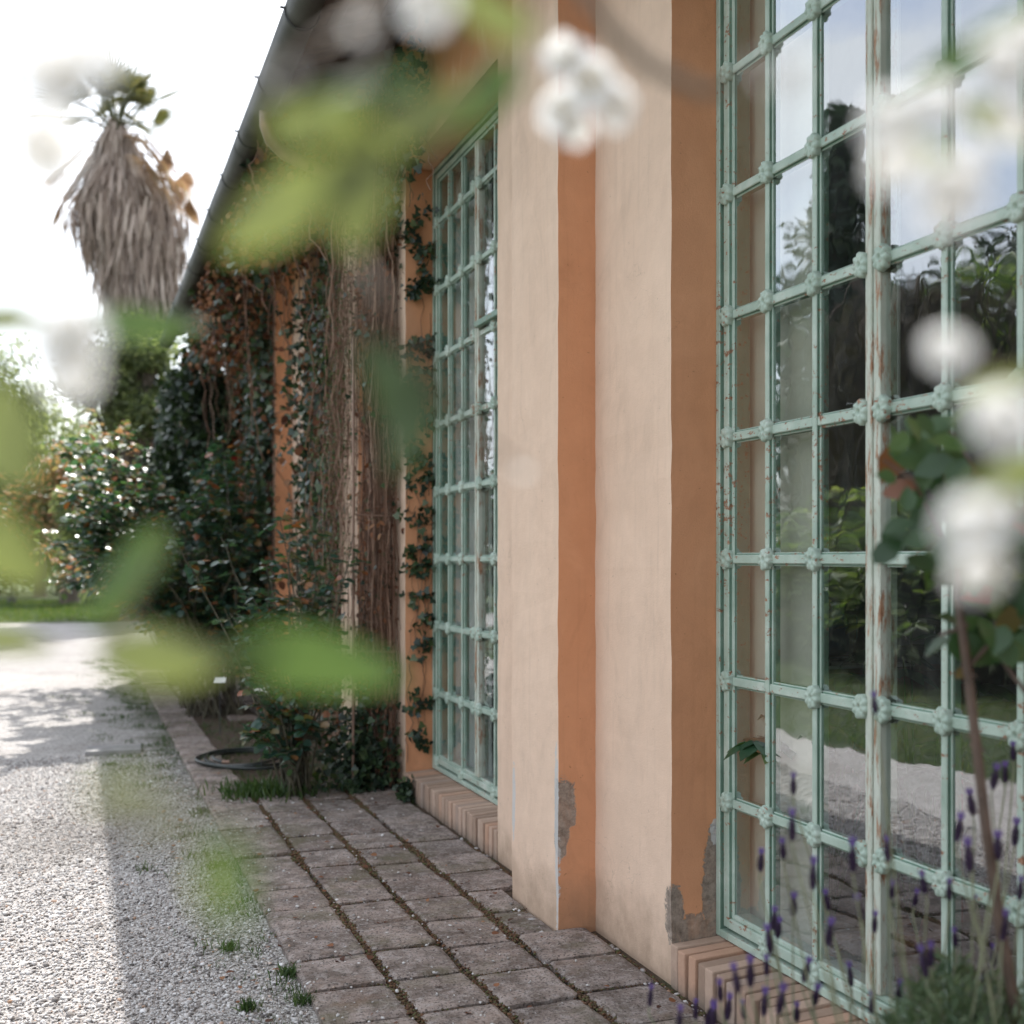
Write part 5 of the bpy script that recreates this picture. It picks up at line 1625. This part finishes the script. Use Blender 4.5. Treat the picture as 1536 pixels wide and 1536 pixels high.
tw = [[P(1452, 1000, ZR), P(1490, 960, ZR), P(1530, 930, ZR)], [P(1540, 1040, ZR - .05), P(1510, 1000, ZR), P(1488, 965, ZR), P(1500, 900, ZR)], [P(1438, 860, ZR), P(1400, 780, ZR), P(1370, 720, ZR - .05), P(1325, 690, ZR - .05)], [P(1442, 790, ZR), P(1470, 720, ZR), P(1430, 650, ZR), P(1400, 640, ZR)], [P(1440, 800, ZR), P(1420, 830, ZR), P(1395, 850, ZR)], [P(1450, 940, ZR), P(1415, 950, ZR), P(1390, 985, ZR)], [P(1445, 830, ZR), P(1500, 800, ZR), P(1540, 760, ZR)]]
for t_ in tw: mb.tube(t_, [.0045, .0038, .003, .0022][:len(t_)], 7)
for k in range(14):
    i = random.randint(1, 5); p_ = main[i].lerp(main[i + 1], random.random()); d_ = Vector((random.uniform(-1, 1), random.uniform(-1, 1), .1)).normalized()
    mb.tube([p_ + d_ * .006, p_ + d_ * .013 + Vector((0, 0, -.002)), p_ + d_ * .019 + Vector((0, 0, -.006))], [.004, .002, .0004], 5)
mb.build("stem", M_CANE, rt)
lf = [(1360, 690, 150, 62), (1340, 655, 100, 40), (1385, 665, 60, 66), (1410, 640, 30, 62), (1400, 700, 200, 64), (1350, 735, 190, 56), (1430, 690, 330, 60), (1385, 775, 230, 66), (1345, 790, 200, 50), (1430, 760, 280, 70), (1465, 660, 40, 62), (1450, 640, 80, 50), (1420, 830, 250, 66), (1395, 855, 260, 70), (1480, 830, 300, 66), (1510, 870, 330, 70), (1500, 800, 30, 60), (1530, 830, 20, 60), (1470, 880, 250, 50), (1515, 930, 250, 72), (1495, 905, 280, 60), (1425, 930, 160, 46), (1405, 970, 220, 50), (1440, 955, 20, 40), (1535, 900, 300, 70), (1480, 950, 290, 58), (1420, 720, 100, 54), (1370, 640, 140, 36), (1330, 715, 170, 40), (1525, 770, 350, 64), (1455, 985, 320, 36), (1445, 1010, 200, 34), (1375, 845, 210, 46), (1500, 960, 240, 54), (1465, 800, 200, 58), (1350, 665, 260, 44)]
ch = []
pos, dr, nm, sz = [], [], [], []
camr, camu = Vector((CA, -SA, 0)), Vector((0, 0, 1)); camf = Vector((SA, CA, 0))
lf += [(random.uniform(1330, 1470), random.uniform(625, 860), random.uniform(0, 360), random.uniform(40, 70)) for k in range(28)] + [(random.uniform(1440, 1550), random.uniform(790, 985), random.uniform(180, 380), random.uniform(50, 82)) for k in range(48)]
for (x, y, ang, s_) in lf:
    Z = ZR + random.uniform(-.12, .10)
    v = camr * math.cos(R(ang)) + camu * math.sin(R(ang)) + camf * random.uniform(-.5, .5)
    L_ = s_ * .98 * Z / FPX
    c_ = P(x, y, Z) - v.normalized() * L_ * .5
    nn = -camf * random.uniform(.3, 1) + camu * random.uniform(.2, 1.1) + camr * random.uniform(-.5, .5)
    pos.append(tuple(c_)); dr.append(tuple(v)); nm.append(tuple(nn)); sz.append(L_)
lv = scatter(pos, dr, nm, sz, 'oval', [q * 1.25 for q in sz])
obj("foliage", mesh_np("foliage", *lv), M_ROSE2, rt)

# ------------------------------------------------------------------ blossoming shrub close to the camera
M_PETAL, nt_, b_, out_ = new_mat("white_petal")
b_.inputs['Base Color'].default_value = (0.90, 0.90, 0.90, 1); b_.inputs['Roughness'].default_value = .6
tr_ = N(nt_, "ShaderNodeBsdfTranslucent"); tr_.inputs['Color'].default_value = (0.92, 0.92, 0.91, 1)
ms_ = N(nt_, "ShaderNodeMixShader"); ms_.inputs[0].default_value = .45
nt_.links.new(b_.outputs[0], ms_.inputs[1]); nt_.links.new(tr_.outputs[0], ms_.inputs[2]); nt_.links.new(ms_.outputs[0], out_.inputs['Surface'])
M_STAMEN = plain("yellow_stamen", (0.42, 0.30, 0.07), .7, .3, 300)
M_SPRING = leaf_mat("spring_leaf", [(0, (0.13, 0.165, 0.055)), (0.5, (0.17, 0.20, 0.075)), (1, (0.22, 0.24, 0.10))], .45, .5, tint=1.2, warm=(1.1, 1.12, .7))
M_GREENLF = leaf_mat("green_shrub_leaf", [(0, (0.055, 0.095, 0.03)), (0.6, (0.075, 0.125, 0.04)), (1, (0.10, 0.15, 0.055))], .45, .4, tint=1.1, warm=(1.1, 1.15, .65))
M_DARKSHRUB = leaf_mat("dark_shrub_leaf", [(0, (0.03, 0.055, 0.018)), (1, (0.045, 0.075, 0.022))], .5, .2, tint=1.0, warm=(1.1, 1.1, .6))  # darkest green of the shrub leaves
M_TWIG = plain("brown_twig", (0.16, 0.12, 0.085), .8, .3, 60)

bs = thing("blossom_shrub", (0.02, -.42, 0), "white blossomed shrub whose sprays frame the view right before the camera", "shrub")


def flower(center, diam, face, whorls=2, stamen=True):
    pm = MB()
    for w_ in range(whorls):
        npt = 5
        for k in range(npt):
            a0 = 2 * math.pi * (k + w_ * .5) / npt + random.uniform(-.12, .12)
            r = diam / 2 * (1 - .22 * w_) * random.uniform(.9, 1.08)
            cup = random.uniform(.15, .45) + .35 * w_
            b0 = len(pm.v); nu, nv = 5, 5
            for i in range(nu):
                u = i / (nu - 1)
                wdt = r * .62 * math.sin(math.pi * min(1, .12 + u * .80)) ** .8
                for j in range(nv):
                    v = (j / (nv - 1) - .5) * 2
                    x_ = r * (.06 + .94 * u); y_ = wdt * v
                    z_ = cup * r * u * u + .18 * wdt * v * v + .04 * r * math.sin(5 * v + k) * u
                    ca_, sa_ = math.cos(a0), math.sin(a0)
                    pm.v.append((x_ * ca_ - y_ * sa_, x_ * sa_ + y_ * ca_, z_ + .002 * w_))
            for i in range(nu - 1):
                for j in range(nv - 1):
                    q = b0 + i * nv + j; pm.face((q, q + nv, q + nv + 1, q + 1))
    f = pm.build("flower", M_PETAL, bs, smooth=True)
    f.location = center
    f.rotation_euler = Vector(face).to_track_quat('Z', 'Y').to_euler()
    if stamen:
        sm = MB()
        for k in range(26):
            a = random.uniform(0, 6.28); l = diam * random.uniform(.16, .28); t_ = random.uniform(0, .9)
            e_ = Vector((math.cos(a) * math.sin(t_), math.sin(a) * math.sin(t_), math.cos(t_))) * l
            sm.tube([(0, 0, 0), e_ * .9], [diam * .006, diam * .005], 4)
            sm.tube([e_ * .9, e_, e_ * 1.08], [diam * .018, diam * .034, diam * .016], 5)
        s_ = sm.build("stamens", M_STAMEN, f); s_.matrix_parent_inverse = Matrix.Identity(4)
    return f


def fleaf(x0, y0, x1, y1, Z, width=.46, mat=None, dz=0.0, tilt=0.0):
    a, c = P(x0, y0, Z), P(x1, y1, Z + dz)
    d = c - a; L_ = d.length; d.normalize()
    s_ = d.cross(camf + camu * tilt).normalized(); nn = s_.cross(d)
    lm = MB(); nu, nv = 9, 7
    for i in range(nu):
        u = i / (nu - 1); wdt = L_ * width * .5 * (math.sin(math.pi * min(1, u ** .85 * .985 + .01)) ** .75) * (1.0 + .0 * u)
        for j in range(nv):
            v = (j / (nv - 1) - .5) * 2
            pt = a + d * L_ * u + s_ * wdt * v + nn * (.16 * wdt * abs(v) - .12 * L_ * (u - .4) ** 2 + .02 * L_ * math.sin(6 * u + 2 * v))
            lm.v.append(tuple(pt))
    for i in range(nu - 1):
        for j in range(nv - 1):
            q = i * nv + j; lm.face((q, q + nv, q + nv + 1, q + 1))
    lm.build("leaf", mat or M_SPRING, bs, smooth=True)
    return a


G_, S_, D_ = M_GREENLF, M_SPRING, M_DARKSHRUB
A = {}
LEAVES = [
    # left edge
    (-60, 560, 48, 740, .50, .55, S_), (-80, 760, 80, 880, .52, .5, S_), (250, 790, 130, 935, .60, .42, G_), (-60, 955, 85, 968, .62, .30, S_),
    # long spray low across the middle
    (140, 975, 345, 1000, .48, .40, S_), (345, 975, 610, 1015, .50, .40, G_), (330, 985, 440, 960, .50, .35, G_),
    # middle-left small
    (120, 478, 310, 492, .66, .28, G_), (-60, 478, 75, 476, .62, .34, S_),
    # top cluster
    (560, 150, 395, 205, .43, .46, S_), (540, 170, 530, 385, .44, .5, S_), (500, 250, 330, 380, .44, .46, S_), (700, 140, 540, 225, .46, .42, S_), (765, 85, 690, 205, .50, .40, G_), (790, 120, 640, 170, .48, .3, G_), (800, 60, 670, -30, .46, .40, S_), (560, 240, 470, 320, .44, .4, S_), (640, 110, 470, 150, .42, .3, G_), (420, 150, 440, 240, .42, .4, S_),
    # dark green blur on the vines
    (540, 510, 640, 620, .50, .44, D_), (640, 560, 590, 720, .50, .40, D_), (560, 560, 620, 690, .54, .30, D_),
    # right
    (1560, 10, 1360, 130, .60, .22, G_), (1440, 150, 1560, 215, .56, .38, S_), (1370, 200, 1455, 290, .52, .36, S_), (1560, 690, 1430, 775, .56, .42, S_), (1560, 560, 1440, 590, .58, .34, S_),
    # faint, very near, low
    (335, 1235, 350, 1410, .33, .34, G_), (290, 1215, 175, 1250, .34, .40, S_), (235, 1175, 120, 1190, .35, .40, S_), (300, 1290, 330, 1380, .33, .3, S_),
]
for l_ in LEAVES:
    fleaf(l_[0], l_[1], l_[2], l_[3], l_[4], l_[5], l_[6], dz=random.uniform(-.01, .01), tilt=random.uniform(-.6, .3))
FL = [  # x, y, Z, diameter px, facing (right, up, towards camera), whorls
    (850, 95, .74, 78, (-.3, .5, 1), 2), (885, 130, .74, 84, (.1, 0, 1), 2), (846, 165, .75, 74, (-.4, -.5, 1), 2), (915, 160, .74, 72, (.7, -.3, .8), 2), (862, 190, .74, 62, (0, -.8, .8), 1),
    (1350, 190, .46, 120, (-.3, .5, 1), 2), (1400, 165, .46, 100, (.3, .6, 1), 2), (1415, 290, .45, 120, (.2, -.5, 1), 2), (1345, 250, .46, 90, (-.6, -.2, 1), 1), (1450, 240, .46, 80, (.7, 0, .8), 1),
    (1500, 105, .46, 110, (.2, .3, 1), 2), (1540, 60, .52, 90, (0, .5, 1), 1), (1510, 190, .46, 70, (.4, -.4, 1), 1),
    (1175, 118, .52, 78, (1, .1, .25), 2), (1130, 112, .52, 60, (.9, .3, .3), 1),
    (1420, 530, .52, 78, (-.2, .2, 1), 2), (1500, 640, .46, 120, (.1, .3, 1), 2), (1455, 790, .46, 110, (-.2, .5, 1), 2), (1462, 850, .46, 90, (0, -.7, .8), 2), (1500, 770, .46, 80, (.6, .2, 1), 1),
    (110, 515, .46, 120, (0, .2, 1), 2), (108, 555, .46, 90, (0, -.5, 1), 1), (100, 120, .48, 130, (-.1, .3, 1), 1), (70, 225, .48, 110, (.1, -.2, 1), 1), (140, 90, .50, 90, (.5, .4, 1), 1),
    (645, 8, .52, 90, (0, -.3, 1), 2), (540, 47, .42, 26, (0, 0, 1), 1), (432, 112, .40, 26, (.2, 0, 1), 1), (400, 135, .40, 22, (0, .2, 1), 1), (785, 705, .60, 22, (0, -1, .5), 1),  # tiny top blooms added as stand-ins for out-of-focus glints
]
for (x, y, Z, dpx, f, wh) in FL:
    v = camr * f[0] + camu * f[1] - camf * f[2]
    flower(P(x, y, Z), dpx * Z / FPX * (0.92 if x > 1250 else 1.0), v, wh, stamen=dpx > 60)
# canes rise beside the camera, out of the frame, and arch over it; thin twigs carry the sprays in
tb = MB()
root = Vector((0.02, -.42, -.03))
capR = [root, Vector((.30, -.15, .55)), P(1780, 1400, .62), P(1760, 800, .62), P(1720, 300, .62), P(1640, -60, .62), P(1400, -190, .64), P(1000, -140, .66), P(850, -70, .66)]
capL = [root, Vector((-.32, -.12, .5)), P(-260, 1500, .58), P(-230, 900, .58), P(-200, 400, .56), P(-130, -20, .55), P(150, -190, .56), P(520, -180, .58), P(840, -120, .62)]
tb.tube(capR, [.009, .0085, .008, .007, .006, .0055, .005, .0045, .004], 8)
tb.tube(capL, [.009, .0085, .008, .007, .006, .005, .004, .003, .002], 8)
tb.tube([capR[8], P(880, -10, .64), P(915, 45, .64), P(975, 100, .63), P(1060, 140, .62), P(1110, 122, .62)], [.004, .0042, .0042, .004, .0034, .002], 8)
TW = [
    [P(-210, 620, .57), P(-60, 600, .54), P(-40, 570, .51)], [P(-230, 900, .58), P(-120, 850, .55), P(-70, 770, .52)], [P(-230, 930, .58), P(-60, 980, .55), P(150, 978, .50), P(350, 978, .50)], [P(150, 978, .50), P(215, 880, .60), P(250, 790, .60)],
    [P(-200, 450, .57), P(-40, 480, .62), P(60, 490, .62), P(130, 480, .66)], [P(60, 490, .62), P(100, 515, .47)],
    [P(-130, 20, .55), P(0, 90, .5), P(70, 120, .48)], [P(0, 90, .5), P(30, 180, .48), P(70, 220, .48)],
    [P(520, -180, .58), P(560, -40, .57), P(560, 80, .50), P(545, 180, .45), P(545, 240, .46)], [P(840, -120, .62), P(800, 0, .60), P(780, 90, .62), P(700, 140, .60)], [P(560, -40, .57), P(645, 0, .53)], [P(560, 80, .50), P(510, 250, .44)],
    [P(840, -90, .64), P(850, 0, .70), P(865, 90, .74), P(870, 140, .75)],
    [P(545, 240, .46), P(535, 380, .54), P(540, 510, .50)], [P(535, 380, .54), P(640, 560, .50)],
    [P(1720, 300, .62), P(1560, 200, .58), P(1450, 150, .50), P(1370, 200, .46)], [P(1640, -60, .62), P(1580, 0, .58), P(1540, 50, .53)], [P(1560, 200, .58), P(1500, 120, .47)], [P(1760, 600, .62), P(1600, 580, .58), P(1510, 640, .47)], [P(1600, 580, .58), P(1430, 540, .53)], [P(1760, 800, .62), P(1600, 720, .57), P(1480, 790, .47)],
    [P(-250, 1300, .58), P(60, 1270, .36), P(215, 1180, .32)], [P(60, 1270, .36), P(270, 1225, .30), P(345, 1260, .30)],
    [P(560, -40, .57), P(545, 20, .45), P(540, 47, .42)], [P(545, 20, .45), P(432, 105, .40), P(400, 130, .40)], [P(640, 560, .50), P(720, 660, .56), P(785, 700, .60)],
]
for t_ in TW: tb.tube(t_, [.0016 - .0008 * i / len(t_) for i in range(len(t_))], 6)
tb.build("branch", M_TWIG, bs, smooth=True)

# dry fallen leaves lying on the paving and the gravel edge
n = 170
fx, fy = U(.45, 1.95, n), 3.6 + 5.2 * RNG.random(n)
ok_ = ~((fy > 4.45) & (fy < 5.2) & (fx > 1.82)); fx, fy = fx[ok_], fy[ok_]; n = len(fx)
fz = np.where(fx > .76, .032, .012)
lt = scatter(np.stack([fx, fy, fz], 1), np.stack([RNG.normal(size=n), RNG.normal(size=n), RNG.normal(size=n) * .12], 1), rnd_dirs(n, (0, 0, 4)), U(.010, .034, n), 'round')
o = obj("leaf_litter", mesh_np("leaf_litter", *lt), M_DEAD); o['kind'] = 'stuff'
